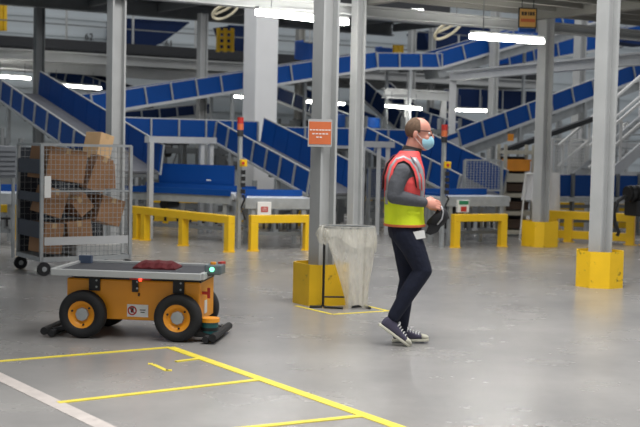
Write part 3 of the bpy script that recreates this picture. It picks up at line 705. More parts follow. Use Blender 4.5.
# ================================================================== LAMPS
def lamp(p, q, label, wd=.09, housing=True, rod=.25, hh=.05):
    p, q = Vector(p), Vector(q); t = thing('tube_lamp', label, 'lamp', p, 'fluorescent tube lamps')
    MB().bar(p, q, wd, hh).build('diffuser', 'lamp', t, bevel=.015)
    MB().bar(p + Z * (hh / 2 + .02), q + Z * (hh / 2 + .02), wd * .7, .04).build('housing', 'steel', t)
    d = (q - p)
    for f in (.15, .85): c = p + d * f + Z * .07; MB().bar(c, c + Z * rod, .012, .012, (1, 0, 0)).build('hanger', 'steel_dark', t)
    return t
lamp(at(257, 12, 15.6), at(347, 22.5, 16.6), 'bright tube lamp passing behind the top of the notice column', .11, rod=.5, hh=.075)
lamp(at(472, 36, 16.6), at(542, 41.5, 17.6), 'bright tube lamp near the yellow sign at upper right', .11, rod=.68, hh=.075)
for a, b, D, lb in (((48, 84.5), (101, 88.5), 25.5, 'far tube lamp under the left mezzanine'), ((-5, 76), (30, 78.5), 26, 'far tube lamp at the left edge'),
                    ((306, 101.5), (344, 104), 27, 'far tube lamp half hidden by the notice column'), ((386, 106), (421, 109), 26.5, 'far tube lamp left above the masked person'),
                    ((455, 110), (486, 111), 26.5, 'far tube lamp right above the masked person'), ((233, 96.5), (247, 97.5), 29, 'far tube lamp peeking past the white concrete column')):
    lamp(at(*a, D), at(*b, D + .6), lb, .08, hh=.045)
t = thing('flood_lamp', 'small twin white flood lamp high above the masked person', 'lamp', at(417, 13, 24))
for px in (414.2, 420.5): MB().bar(at(px - 2.6, 13, 24), at(px + 2.6, 13.4, 24), .06, .13).build('lamp_head', 'lamp', t, bevel=.01)
MB().bar(at(411, 9, 24.05), at(424, 9.5, 24.05), .08, .03).build('bracket', 'steel_dark', t)
# ================================================================== SIGNAL POSTS
def signal(px, pyt, pyy, D, label, top='orange_sign'):
    b = at(px, pyt, D); g = Bz(b, 0); t = thing('signal_post', label, 'signal post', g, 'signal posts')
    MB().bar(g, b - Z * .2, .05, .05, eB).build('post', 'galv', t)
    for k_, m_ in enumerate(('deck_dark', 'orange_sign', 'red')):
        MB().cyl(b + Z * (-.2 + k_ * .09), b + Z * (-.115 + k_ * .09), .045, 14).build('beacon_segment', m_, t)
    y = at(px + 3, pyy, D - .06)
    bx = MB(Matrix.Translation(y) @ RZ(YAW)).box((0, 0, 0), (.085, .07, .1)).build('stop_box', 'yellow', t, bevel=.006)
    MB().cyl(y + Vector((0, -.04, 0)), y + Vector((0, -.07, 0)), .022, 12).build('stop_button', 'red', bx)
    for k_ in range(4):
        c = y + Z * (-.13 - k_ * .09); MB().box(c, (.06, .07, .06)).build('switch', 'black', t)
    MB().tube([y - Z * .45, y + Vector((.03, .0, -.5)), y + Vector((-.02, .02, -.62)), y + Vector((.04, .0, -.8))], .014, 8).build('cable', 'black', t)
    return t
signal(240.5, 122, 163, 17.1, 'signal post with red beacon between the two left receiving belts')
signal(444.5, 129, 165, 18.0, 'signal post with orange beacon just right of the masked face')
# ================================================================== CABLE COILS
def coil(px, py, D, rx, ry_, tilt, label):
    o = at(px, py, D); t = thing('cable_coil', label, 'cable', o, 'hanging cable coils'); ca, sa = math.cos(tilt), math.sin(tilt)
    for k_ in range(3):
        pts = []
        for i in range(30):
            a = 2 * math.pi * i / 30; x, z = rx * math.cos(a) * (1 - .06 * k_), ry_ * math.sin(a) * (1 - .08 * k_)
            pts.append(o + Vector((x * ca - z * sa, .05 * math.sin(2 * a) + .02 * k_, x * sa + z * ca)))
        MB().tube(pts, .016, 6, True).build('loop', 'cable', t, smooth=True)
    MB().tube([o + Vector((-rx * .7, 0, -.06)), o + Vector((0, .02, .02)), o + Vector((rx * .8, 0, .14))], .022, 6).build('cable_end', 'cable', t)
    MB().bar(o + Vector((rx * .5, 0, ry_)), o + Vector((rx * .5, 0, ry_ + .75)), .012, .012, (1, 0, 0)).build('hanger', 'steel_dark', t)
coil(225, 11, 21, .24, .11, .45, 'cream coiled cable hanging left of the white concrete column')
coil(448, 29, 19.5, .26, .1, .6, 'cream coiled cable hanging above the masked person')
# ================================================================== RIGHT BACKGROUND
g0 = ground(503, 236); X = Matrix.Translation(g0) @ RZ(r_(8)); D = g0.y; k = D / F
t = thing('shelf_rack', 'tall open shelf rack beside the white hanging sheet', 'rack', g0)
for x in (0, 29 * k):
    for y in (0, .4): MB(X).box((x, y, .78), (.05, .05, 1.56)).build('post', 'shelf', t)
for py, hh in ((152, .06), (177.5, .14), (195, .07), (213, .07), (232, .07)):
    z = (236 - py) * k; MB(X).box((14.5 * k, .2, z), (29 * k, .42, hh)).build('shelf_board', 'shelf', t)
MB(X).box((14.5 * k, .42, .7), (29 * k, .015, 1.3)).build('back_panel', 'deck_dark', t)
def tote(x, z, wx, hz, label, m='orange_tote', D_=0.2, XX=X):
    z += .03; o = XX @ Vector((x, D_, z)); tt = thing('storage_tote', label, 'tote', o, 'totes on the shelf rack')
    Y = XX @ Matrix.Translation((x, D_, z))
    MB(Y).box((0, 0, hz / 2), (wx, .32, hz)).build('bin', m, tt, bevel=.01); MB(Y).box((0, 0, hz - .015), (wx + .02, .34, .03)).build('rim', m, tt)
tote(15 * k, (236 - 172.5) * k, .4, .2, 'orange tote on the top level of the shelf rack')
tote(14 * k, (236 - 193) * k, .36, .13, 'brown tote on the second level of the shelf rack', 'brown')
tote(15 * k, (236 - 211.5) * k, .38, .14, 'dark brown tote on the third level of the shelf rack', 'brown')
tote(14 * k, (236 - 230.5) * k, .36, .16, 'brown tote on the lowest level of the shelf rack', 'brown')
single(MB(X).box((8 * k, .18, 1.68), (.1, .02, .12)), 'small_placard', 'orange_tote', 'small orange placard on top of the shelf rack', 'placard')
# white sheet on a stand
P = ground(541, 240); D = 20.0
t = thing('sheet_stand', 'white sheet draped over a stand behind the right column', 'stand', Bz(at(541, 200, D), 0))
def uvp(px, py, dd=0): return at(px, py, D + dd)
m = MB(); n1, n2 = 16, 10; V = []
for th in (0, .02):
    for j in range(n2 + 1):
        f = j / n2
        for i in range(n1 + 1):
            u = i / n1; px = 525 + (560 - 525) * u - (4 * f * (1 - u)) ; bot = 200 + 27 * min(1, max(0, (u - .25) * 2.2)) - (6 if u > .9 else 0)
            py = 172.5 + (bot - 172.5) * f
            V.append(uvp(px, py, .08 * math.sin(u * 11 + f * 1.5) * (.3 + f) + th))
K = (n1 + 1) * (n2 + 1); Fs = []
for j in range(n2):
    for i in range(n1):
        a = j * (n1 + 1) + i; Fs += [(a, a + 1, a + n1 + 2, a + n1 + 1), (K + a, K + a + n1 + 1, K + a + n1 + 2, K + a + 1)]
m.add(V, Fs); m.build('sheet', 'clothwhite', t, smooth=True)
for px0, px1, dd in ((526, 521, -.05), (558, 560, .05)): 
    b_ = at(px1, 200, D + dd); MB().cyl(Bz(b_, 0), uvp(px0, 174, dd), .014, 8).build('pole', 'white', t)
MB().cyl(uvp(526, 174, 0), uvp(558, 174, .05), .014, 8).build('cross_pole', 'white', t)
# blue panel wall
p = at(549, 187, 21.0); q = at(660, 188, 22.0); zt, zb = at(560, 175, 21).z, at(560, 196.5, 21).z
t = thing('panel_conveyor', 'blue panelled conveyor side above the yellow barriers at right', 'conveyor', Bz(p, 0))
for i in range(5):
    a, b = p.lerp(q, i / 5 + .004), p.lerp(q, (i + 1) / 5 - .004); MB().bar(Bz(a, (zt + zb) / 2), Bz(b, (zt + zb) / 2), .03, zt - zb).build('side_panel', 'blue', t)
for i in range(6):
    a = p.lerp(q, i / 5) - Vector((0, .03, 0)); MB().bar(Bz(a, 0), Bz(a, zt + .03), .07, .05, eB).build('post', 'steel_dark', t)
MB().bar(Bz(p, zb - .05), Bz(q, zb - .05), .3, .07).build('bed', 'galv', t)
for zz in (.25, .5): MB().bar(Bz(p, zz), Bz(q, zz), .06, .06).build('stringer', 'steel_dark', t)
# dark drive unit and its cable
o = at(633, 195, 18.6); t = thing('drive_unit', 'black drive unit with a looping cable at the right edge', 'machine', Bz(o, 0))
MB().cyl(o + Vector((-.12, -.1, .02)), o + Vector((.4, .1, .05)), .12, 16).build('motor', 'black', t)
MB().box(o + Vector((.12, .05, -.2)), (.36, .3, .24), RZ(.5).to_3x3()).build('gearbox', 'black', t, bevel=.02)
for k_ in range(4): MB().cyl(o + Vector((-.08 + .1 * k_, -.1 + .035 * k_, .02)), o + Vector((-.05 + .1 * k_, -.09 + .035 * k_, .02)), .132, 16).build('cooling_fin', 'black', t)
MB().bar(Bz(o + Vector((.25, .1, 0)), 0), o + Vector((.25, .1, -.3)), .08, .08, eB).build('stand_leg', 'galv', t)
MB().tube([at(626, 196, 18.4), at(618, 201, 18.4), at(614, 212, 18.4), at(615, 224, 18.4), at(619, 232, 18.4), at(617, 236, 18.4)], .028, 8).build('cable', 'black', t, smooth=True)
# white mesh fence
p = at(551, 176, 23.0); q = at(600, 176, 23.6); zt = at(551, 139, 23).z
t = thing('mesh_fence', 'white mesh fence panel between the two right columns', 'fence', Bz(p, 0))
for f in (0, .35, .7, 1): a = p.lerp(q, f); MB().bar(Bz(a, 0), Bz(a, zt), .045, .045, eB).build('post', 'white', t)
for z in (zt, zt - .09, zt - .68, .3): MB().bar(Bz(p, z), Bz(q, z), .04, .04).build('rail', 'white', t)
m = MB()
for i in range(1, 30): a = p.lerp(q, i / 30); m.bar(Bz(a, .3), Bz(a, zt - .09), .008, .008, eB)
for i in range(1, 22): z = .3 + (zt - .39) * i / 22; m.bar(Bz(p, z), Bz(q, z), .008, .008)
o = m.build('mesh', 'white', t); o['kind'] = 'stuff'
# stairway at right
t = thing('stairway', 'light grey steel stairway with handrails at the right edge', 'stairs', Bz(at(600, 200, 22.4), 0))
s0, s1 = at(588, 195, 22.3), at(676, 118, 23.2); up = Z
for off in (0, .8):
    o_ = eA * off
    MB().bar(s0 + o_, s1 + o_, .05, .2).build('stringer', 'alu', t)
    MB().bar(s0 + o_ + Z * .9, s1 + o_ + Z * .9, .045, .045).build('handrail', 'white', t)
    MB().bar(s0 + o_ + Z * .5, s1 + o_ + Z * .5, .04, .04).build('mid_rail', 'white', t)
    for f in (.05, .35, .65, .95): a = s0.lerp(s1, f) + o_; MB().bar(a, a + Z * .9, .04, .04, eB).build('baluster', 'white', t)
for i in range(11): a = s0.lerp(s1, (i + .5) / 11); MB().bar(a, a + eA * .8, .24, .03).build('tread', 'galv', t)
P_ = s0; MB().bar(Bz(s0, 0), s0, .08, .08, eB).build('foot_post', 'alu', t)
# wire cage panels in the middle distance
def cage_panel(px0, px1, pyt, pyb, D, label, m_='galv', fill=None):
    p, q = at(px0, pyb, D), at(px1, pyb, D + .2); zt, zb = at(px0, pyt, D).z, p.z
    t = thing('wire_panel', label, 'wire panel', Bz(p, 0), 'wire panels behind the belts')
    for a in (p, q): MB().bar(Bz(a, 0), Bz(a, zt), .04, .04, eB).build('post', m_, t)
    for z in (zt, zb): MB().bar(Bz(p, z), Bz(q, z), .03, .03).build('rail', m_, t)
    m = MB()
    for i in range(1, 12): a = p.lerp(q, i / 12); m.bar(Bz(a, zb), Bz(a, zt), .008, .008, eB)
    for i in range(1, 12): z = zb + (zt - zb) * i / 12; m.bar(Bz(p, z), Bz(q, z), .008, .008)
    m.build('mesh', m_, t, kind='stuff')
    if fill: MB().bar(Bz(p, (zt + zb) / 2) + eA * .05, Bz(q, (zt + zb) / 2) + eA * .05, .03, (zt - zb)).build('fill_sheet', fill, t)
cage_panel(464, 501, 160, 190, 19.45, 'grey wire panel left of the shelf rack')
cage_panel(369, 389, 168, 198, 20.9, 'blue backed wire panel behind the masked person', fill='blue')
cage_panel(367, 393, 199, 226, 21.1, 'low grey wire panel behind the masked person')
# ================================================================== UPPER BACKGROUND
def ladder(px, pyt, pyb, D, wpx, label):
    p, q = at(px, pyb, D), at(px + wpx, pyb, D); zt = at(px, pyt, D).z
    t = thing('ladder_frame', label, 'ladder', p, 'yellow ladder frames')
    for a in (p, p.lerp(q, .5), q): MB().bar(a, Bz(a, zt), .07, .07, eB).build('upright', 'yellow', t)
    for i in range(4): z = p.z + (zt - p.z) * (i + .4) / 4; MB().bar(Bz(p, z), Bz(q, z), .06, .06).build('rung', 'yellow', t)
ladder(218, 28, 52, 27.6, 14, 'yellow ladder frame on the mezzanine left of white column')
ladder(-3, -5, 31, 27, 8, 'yellow ladder frame at the upper left corner')
ladder(394.5, 45, 56, 28.5, 7, 'small yellow frame above the level blue conveyor')
def funnel(pts, D, th, label, m_='blue_dark'):
    P_ = [at(x, y, D) for x, y in pts]; n = len(P_); m = MB(); V = P_ + [p + eA * th for p in P_]
    m.add(V, [tuple(range(n)), tuple(range(n, 2 * n))] + [(i, (i + 1) % n, n + (i + 1) % n, n + i) for i in range(n)])
    t = thing('blue_hopper', label, 'hopper', P_[-1], 'dark blue hoppers on the mezzanine'); m.build('shell', m_, t)
    for a, b in ((0, 1),): MB().bar(P_[a], P_[b], .05, .05).build('rim', m_, t)
funnel([(122, 19), (189, 23), (180, 30), (162, 43), (152, 47), (122, 47)], 31, 1.0, 'dark blue hopper left of number 61')
funnel([(228, 26), (246, 27), (246, 52), (236, 51)], 30.5, .8, 'dark blue hopper just left of the white concrete column')
funnel([(424, 32), (485, 24), (500, 38), (430, 50)], 33.6, .8, 'dark blue hopper above the climbing conveyor')
funnel([(620, 42), (634, 32), (650, 34), (650, 46)], 30, .6, 'dark blue hopper at the upper right corner')
def arc(px, py, D, r, a0, a1, h_, drop, label, m_='blue_bright'):
    o = at(px, py, D); t = thing('curved_chute', label, 'chute', o, 'curved blue chutes'); n = 14
    for rr, nm, hh in ((r, 'outer_wall', h_), (r * .45, 'inner_wall', h_ * .6)):
        m = MB(); rings = []
        for i in range(n + 1):
            a = a0 + (a1 - a0) * i / n; c = o + Vector((math.cos(a), math.sin(a), 0)) * rr - Z * drop * i / n; e = Vector((math.cos(a), math.sin(a), 0)) * .02
            rings.append([c - e, c + e, c + e + Z * hh, c - e + Z * hh])
        m.loft(rings); m.build(nm, m_, t)
    m = MB(); rings = []
    for i in range(n + 1):
        a = a0 + (a1 - a0) * i / n; e = Vector((math.cos(a), math.sin(a), 0)); c = o - Z * drop * i / n
        rings.append([c + e * r * .45, c + e * r, c + e * r + Z * .02, c + e * r * .45 + Z * .02])
    m.loft(rings); m.build('slide', m_, t)
arc(313, 57, 29, .42, 2.2, 4.9, .42, .15, 'bright blue curved chute left of the notice column top')
arc(391, 58, 30, .38, 2.2, 4.9, .3, .1, 'bright blue curved chute behind the white plate conveyor')
arc(357, 131, 27.4, .5, 3.0, 6.2, .38, .1, 'bright blue curved chute behind the slim column', 'blue')
# machinery frames: posts and beams filling the lower background
def frame(px0, px1, pyt, D, nb, levels, label, m_='steel_dark', motors=(), pyt2=None):
    p, q = at(px0, pyt, D), at(px1, pyt2 or pyt, D + .3); zt = min(p.z, q.z); zq = q.z if pyt2 else p.z; zp = p.z
    t = thing('support_frame', label, 'frame', Bz(p, 0), 'support frames under the conveyors')
    for i in range(nb + 1):
        a = p.lerp(q, i / nb); zi = zp + (zq - zp) * i / nb; MB().bar(Bz(a, 0), Bz(a, zi), .06, .06, eB).build('post', m_, t)
        b = a + eA * .7; MB().bar(Bz(b, 0), Bz(b, zi), .06, .06, eB).build('post', m_, t)
    for z in levels:
        MB().bar(Bz(p, z), Bz(q, z), .06, .09).build('rail', m_, t); MB().bar(Bz(p + eA * .7, z), Bz(q + eA * .7, z), .06, .09).build('rail', m_, t)
    for i in range(nb):
        a, b = p.lerp(q, i / nb), p.lerp(q, (i + 1) / nb)
        if i % 2 == 0: MB().bar(Bz(a, .15), Bz(b, zt * .8), .04, .04).build('brace', m_, t)
    for f, z, rr in motors:
        a = Bz(p.lerp(q, f), z); MB().cyl(a, a + eB * .32, rr, 14).build('motor', 'black' if f < .5 else 'steel_dark', t); MB().box(a - eB * .05, (rr * 1.6, rr * 1.6, rr * 1.8), RZ(YAW).to_3x3()).build('gearbox', 'steel_dark', t)
frame(2, 95, 128, 19.3, 5, (.35, .8), 'dark support frame under the far left chute', motors=((.3, .8, .1), (.62, .95, .11), (.8, .5, .1)), pyt2=178)
frame(128, 232, 147, 22.9, 6, (.25, .5, .9, 1.3), 'support frame behind the long receiving belt', motors=((.25, 1.3, .12), (.7, .9, .12), (.92, 1.1, .14)))
frame(236, 310, 172, 20.2, 4, (.25, .45), 'support frame under the chute left of the notice column', 'galv', motors=((.2, .6, .1), (.6, .4, .1)), pyt2=206)
frame(340, 376, 152, 22.5, 3, (.25, .6, 1.0), 'support frame behind the slim column', motors=((.4, .7, .1),))
frame(392, 470, 178, 20.9, 4, (.25, .45), 'support frame under the chute behind the masked person', 'galv', motors=((.7, .4, .12),), pyt2=210)
frame(470, 544, 163, 22.7, 4, (.3, .9), 'support frame under the conveyor rising right', 'galv', motors=((.1, 1.0, .14), (.6, .8, .12)), pyt2=144)
frame(560, 650, 120, 25.2, 4, (.3, 1.0, 1.6), 'support frame behind the stairway', 'alu')
frame(275, 352, 118, 29.2, 4, (.6, 1.3, 1.9), 'far support frame right of the white concrete column', 'steel_dark', motors=((.3, 1.9, .15),))
frame(120, 240, 126, 25.4, 6, (.6, 1.3, 1.7), 'far support frame behind the pale portal frame', 'steel_dark', motors=((.3, 1.4, .14), (.7, 1.7, .14)))
frame(366, 460, 116, 25.6, 5, (.6, 1.4, 1.8), 'far support frame behind the head of the masked person', 'steel_dark', motors=((.6, 1.5, .15),))
# ================================================================== PERSON
mat('skin', (214, 150, 132), .5, 0, .06, 30)
mat('hair', (108, 86, 70), .9, 0, .25, 60, .5, 120)
mat('denim', (15, 22, 44), .85, 0, .18, 22, .5, 35)
mat('sweater', (84, 86, 92), .9, 0, .12, 25, .5, 40)
mat('vest_red', (238, 84, 84), .7, 0, .06, 14, .25, 30)
mat('vest_lime', (236, 255, 40), .7, 0, .06, 14, .3, 22)
mat('reflect', (168, 168, 172), .4, .2)
mat('mask_blue', (156, 206, 222), .8, 0, .04, 40)
mat('canvas', (80, 76, 96), .85, 0, .1, 40)
mat('sole', (206, 203, 186), .7)
mat('cap_black', (26, 26, 30), .75, 0, .1, 20)
mat('collar', (40, 34, 34), .9)
PB = ground(404, 344); D0 = PB.y
def pp(px, py, dy=0.0):
    v = at(px, py, D0); return Vector((v.x, D0 + dy, v.z))
S = D0 / F                                     # metres per pixel at the person
def limb(m, pts, rad, n=14):
    for p, r in zip(pts, rad): m.ball(p, r, nu=n, nv=8)
    for i in range(len(pts) - 1): m.cyl(pts[i], pts[i + 1], rad[i], n, rad[i + 1])
    return m
def remesh(o, vox, sm=6):
    md = o.modifiers.new('remesh', 'REMESH'); md.mode = 'VOXEL'; md.voxel_size = vox; md.use_smooth_shade = True
    s = o.modifiers.new('smooth', 'SMOOTH'); s.factor = .5; s.iterations = sm
    return o
def ring(px, py, rx, ry, n=28, pw=2.3, dy=0):
    c = pp(px, py, dy); out = []
    for i in range(n):
        a = 2 * math.pi * i / n; ca, sa = math.cos(a), math.sin(a)
        k = (abs(ca) ** pw + abs(sa) ** pw) ** (-1 / pw)
        out.append(c + Vector((rx * k * ca, ry * k * sa, 0)))
    return out
TORSO = [(226, 404.5, .148, .185), (214, 404, .142, .18), (202, 404, .142, .185), (190, 404.5, .145, .195), (178, 405.2, .142, .205), (168, 406, .128, .205), (161, 407, .105, .185), (155, 408.5, .082, .135), (149, 410.5, .062, .075)]
def torso(m, sc=1.0, y0=999, y1=0, add=0):
    R_ = [ring(cx, py, rx * sc + add, ry * sc + add) for py, cx, rx, ry in TORSO if y1 <= py <= y0]
    return m.loft(R_)
sh_n, el_n, wr_n = pp(400, 171, -.18), pp(392.5, 195, -.225), pp(423, 201.5, -.15)
sh_f, el_f, wr_f = pp(407, 166, .175), pp(404, 196, .22), pp(426, 204, .1)
hp_n, kn_n, an_n = pp(404, 231, -.085), pp(422, 269, -.095), pp(393, 315, -.085)
hp_f, kn_f, an_f = pp(404, 231, .085), pp(409, 281, .085), pp(402.5, 330, .08)
# --- body: one continuous surface (head, neck, trunk, arms, hands, legs)
m = MB()
m.loft([ring(404.5, 232, .12, .155), ring(404, 214, .11, .15), ring(404.5, 190, .115, .17), ring(406, 172, .105, .17), ring(408, 160, .07, .12), ring(411, 152, .05, .055)])
limb(m, [pp(410, 158), pp(413, 148), pp(416, 138)], [.066, .06, .06])
hc = pp(418.2, 129.5)
m.ball(hc, (.096, .074, .09), nu=24, nv=16)
m.ball(pp(420.5, 137), (.078, .064, .085), Matrix.Rotation(-.15, 3, 'Y'), 20, 14)
m.ball(pp(424.5, 146), (.042, .046, .036), None, 16, 10)          # chin
m.ball(pp(427.5, 131.2), (.026, .05, .018), None, 14, 8)           # brow
limb(m, [pp(430.2, 131.5), pp(432.4, 138), pp(430.5, 140)], [.011, .015, .013])   # nose
for sg in (-1, 1):
    m.ball(pp(425.5, 138.5, .04 * sg), (.03, .025, .025), None, 12, 8)       # cheek
    m.ball(pp(414.6, 134.2, .076 * sg), (.019, .012, .033), Matrix.Rotation(.2, 3, 'Y'), 12, 8)   # ear
limb(m, [sh_n, el_n, wr_n], [.055, .042, .03]); limb(m, [sh_f, el_f, wr_f], [.055, .042, .03])
limb(m, [hp_n, kn_n, an_n], [.08, .05, .036]); limb(m, [hp_f, kn_f, an_f], [.08, .05, .036])
def hand(m, wr, d, up, side, curl, L=1.0):       # d: along the hand, up: back of hand, side: toward thumb
    d, up, side = [Vector(v).normalized() for v in (d, up, side)]
    pc = wr + d * .05
    Rm = Matrix((d, side, up)).transposed()
    m.ball(wr + d * .02, (.03, .026, .02), Rm, 12, 8); m.ball(pc, (.05, .042, .02), Rm, 14, 8)
    for i, (off, ln) in enumerate(((.03, .9), (.011, 1.0), (-.009, .95), (-.028, .76))):
        b = pc + d * .035 + side * off; a = curl[0]; pts = [b]; ang = 0
        for sgl, c in zip((.04, .028, .022), curl):
            ang += c; b = b + (d * math.cos(ang) - up * math.sin(ang)) * sgl * ln; pts.append(b)
        limb(m, pts, [.0105, .0098, .009, .008], 10)
    b = wr + d * .025 + side * .03
    limb(m, [b, b + d * .028 + side * .018 - up * .012, b + d * .055 + side * .012 - up * .026, b + d * .076 - side * .002 - up * .03], [.014, .0125, .011, .0095], 10)
hand(m, wr_n, (.96, .16, -.14), (.0, -.9, .35), (-.1, .3, 1), (.45, .75, .5))
hand(m, wr_f, (.95, -.2, -.25), (.0, .9, .35), (-.1, -.3, 1), (.45, .75, .5))
person = m.build('person', 'skin', None); remesh(person, .0048, 4)
tag(person, 'person in hi-vis vest, blue face mask and glasses walking right, holding a black cap', 'person')
P_ = person
def child(mb, name, mt, vox=None, sm=6, smooth=True, label=None, parent=P_, bevel=0):
    o = mb.build(name, mt, parent, smooth=smooth, label=label, bevel=bevel)
    if vox: remesh(o, vox, sm)
    return o
# --- clothes
m = MB(); torso(m, 1.0, add=-.006)
limb(m, [sh_n, sh_n.lerp(el_n, .5) + Vector((-.008, -.006, 0)), el_n, el_n.lerp(wr_n, .45), wr_n + (el_n - wr_n) * .06], [.07, .064, .057, .052, .04])
limb(m, [sh_f, el_f, wr_f + (el_f - wr_f) * .06], [.07, .058, .04])
child(m, 'sweater', 'sweater', .006, 6, label='dark grey knitted sweater')
m = MB()
m.loft([ring(404.5, 221, .125, .165), ring(404.5, 230, .128, .17), ring(405, 238, .118, .168)])
limb(m, [hp_n + Vector((0, 0, -.01)), hp_n.lerp(kn_n, .35) + Vector((.008, 0, 0)), kn_n, kn_n.lerp(an_n, .35) + Vector((-.012, 0, -.01)), an_n.lerp(kn_n, .02)], [.104, .094, .07, .068, .05], 16)
limb(m, [hp_f + Vector((0, 0, -.01)), hp_f.lerp(kn_f, .4), kn_f, kn_f.lerp(an_f, .35) + Vector((-.012, 0, 0)), an_f], [.104, .09, .068, .066, .047], 16)
jeans = child(m, 'jeans', 'denim', .006, 5, label='dark navy slim jeans')
def shell(m, rows, add, hole=None):
    return m.loft([ring(cx, py, rx + add, ry + add) for py, cx, rx, ry in rows])
def trow(py):
    for (a, b) in zip(TORSO, TORSO[1:]):
        if b[0] <= py <= a[0]:
            f = (a[0] - py) / (a[0] - b[0]); return (py,) + tuple(x + (y - x) * f for x, y in zip(a[1:], b[1:]))
low = [trow(py) for py in (225.5, 220, 214, 208, 202, 197)]
m = MB(); shell(m, low, .008); vl = child(m, 'vest_lower', 'vest_lime', .006, 5, label='fluorescent yellow lower half of the vest')
m = MB(); m.loft([ring(cx, py, rx + .0125, ry + .0125) for py, cx, rx, ry in (trow(225.9), trow(223.4))]); child(m, 'hem_trim', 'orange_sign', .004, 2, label='orange hem of the vest')
m = MB(); m.loft([ring(cx, py, rx + .0085, ry * (1 if py > 175 else .9) + .0085) for py, cx, rx, ry in [trow(y) for y in (198, 190, 182, 174, 168, 162, 156, 151)]])
vu = child(m, 'vest_upper', 'vest_red', .006, 5, label='fluorescent red upper half of the vest')
def strip(name, th0, ys, wdt, mt, add, label=None, parent=P_):
    m = MB(); rings = []
    for py, th in zip(ys, th0):
        _, cx, rx, ry = trow(py); ry = ry * (1 if py > 175 else .9); c = pp(cx, py); row = []
        for da, ex in ((-1, add), (1, add), (1, add - .006), (-1, add - .006)):
            a = th + da * wdt; ca, sa = math.cos(a), math.sin(a); k = (abs(ca) ** 2.3 + abs(sa) ** 2.3) ** (-1 / 2.3)
            row.append(c + Vector(((rx + ex) * k * ca, (ry + ex) * k * sa, 0)))
        rings.append(row)
    m.loft(rings); return child(m, name, mt, label=label, parent=parent)
strip('reflective_tape', [-.62, -.64, -.66, -.68, -.72, -.8, -.95, -1.2], [205, 198, 190, 182, 175, 169, 163, 157], .17, 'reflect', .0125, 'grey reflective tape down the vest front')
strip('reflective_tape', [-2.7, -2.68, -2.66, -2.62, -2.55, -2.4, -2.2], [204, 197, 190, 182, 175, 169, 163], .14, 'reflect', .0125, 'grey reflective tape down the vest back')
strip('front_zip', [-.02] * 8, [225, 217, 210, 202, 194, 186, 178, 170], .035, 'collar', .0115)
m = MB(); m.loft([ring(404.5 + 6, 210.5, .07, .1)[:1] * 1 + [pp(0, 0)] * 0 for _ in range(0)] or [[pp(406, 209, -.199), pp(418, 210.5, -.168), pp(418, 213, -.168), pp(406, 211.5, -.199)], [pp(406, 209, -.19), pp(418, 210.5, -.155), pp(418, 213, -.155), pp(406, 211.5, -.19)]])
child(m, 'pocket_flap', 'vest_lime', smooth=False)
# shoulder strap of the vest over the sleeve
def strap(sg, name, mt, wd, lift, label):
    pts = [(417, 188, .172), (416, 178, .176), (413.5, 169, .172), (408.5, 161.5, .166), (402, 157.8, .166), (395.5, 160, .17), (390.5, 167, .18), (388, 177, .185), (387, 188, .182)]
    ctr = pp(402, 180, 0); m = MB(); rings = []
    for x, y, w_ in pts:
        c = pp(x, y, sg * w_); o_ = Vector((c.x - ctr.x, 0, c.z - ctr.z)).normalized(); s_ = Vector((0, 1, 0))
        tw = s_ * .75 + o_ * (-.55 * sg); tw.normalize(); nn = (o_ * .75 + s_ * (.55 * sg)).normalized(); c = c + nn * lift
        rings.append([c - tw * wd - nn * .005, c + tw * wd - nn * .005, c + tw * wd + nn * .005, c - tw * wd + nn * .005])
    m.loft(rings); return child(m, name, mt, label=label)
for sg in (-1, 1):
    strap(sg, 'shoulder_strap', 'vest_red', .042, .008, 'fluorescent red shoulder of the vest')
    strap(sg, 'shoulder_tape', 'reflect', .012, .012, 'grey reflective tape over the shoulder')
    strap(sg, 'armhole_piping', 'collar', .046, .004, 'dark piping of the armhole')
# collar
m = MB(); m.lathe([(.066, -.05), (.084, -.052), (.071, .036), (.06, .04)], pp(411.6, 152), (pp(413.5, 144) - pp(410.5, 157)), 28)
child(m, 'collar', 'collar', label='dark collar of the sweater')
# hair: short, receding in front
m = MB(); R_ = (.0985, .078, .0925); V = []; nu, nv = 56, 36
for j in range(nv + 1):
    ph_ = math.pi * j / nv - math.pi / 2
    for i in range(nu):
        a = 2 * math.pi * i / nu; V.append(Vector((R_[0] * math.cos(ph_) * math.cos(a), R_[1] * math.cos(ph_) * math.sin(a), R_[2] * math.sin(ph_))))
def keep(v):
    x, y, z = v.x / R_[0], v.y / R_[1], v.z / R_[2]
    if z < -.72 - .2 * x: return False
    lim = -.38 + .5 * min(1, abs(y) / .8)
    if z < -.25: lim = -.28
    elif z < .15: lim = min(lim, .05 + .3 * (z + .25))
    return x < lim
Fs = []
for j in range(nv):
    for i in range(nu):
        q = (j * nu + i, j * nu + (i + 1) % nu, (j + 1) * nu + (i + 1) % nu, (j + 1) * nu + i)
        if keep(sum((V[t_] for t_ in q), Vector()) / 4): Fs.append(q)
m.add([hc + v for v in V], Fs)
me_o = child(m, 'hair', 'hair', label='short receding brown hair')
bm_ = bmesh.new(); bm_.from_mesh(me_o.data); bmesh.ops.delete(bm_, geom=[v for v in bm_.verts if not v.link_faces], context='VERTS'); bmesh.ops.recalc_face_normals(bm_, faces=bm_.faces); bm_.to_mesh(me_o.data); bm_.free()
sd_ = me_o.modifiers.new('thick', 'SOLIDIFY'); sd_.thickness = .008; sd_.offset = 0
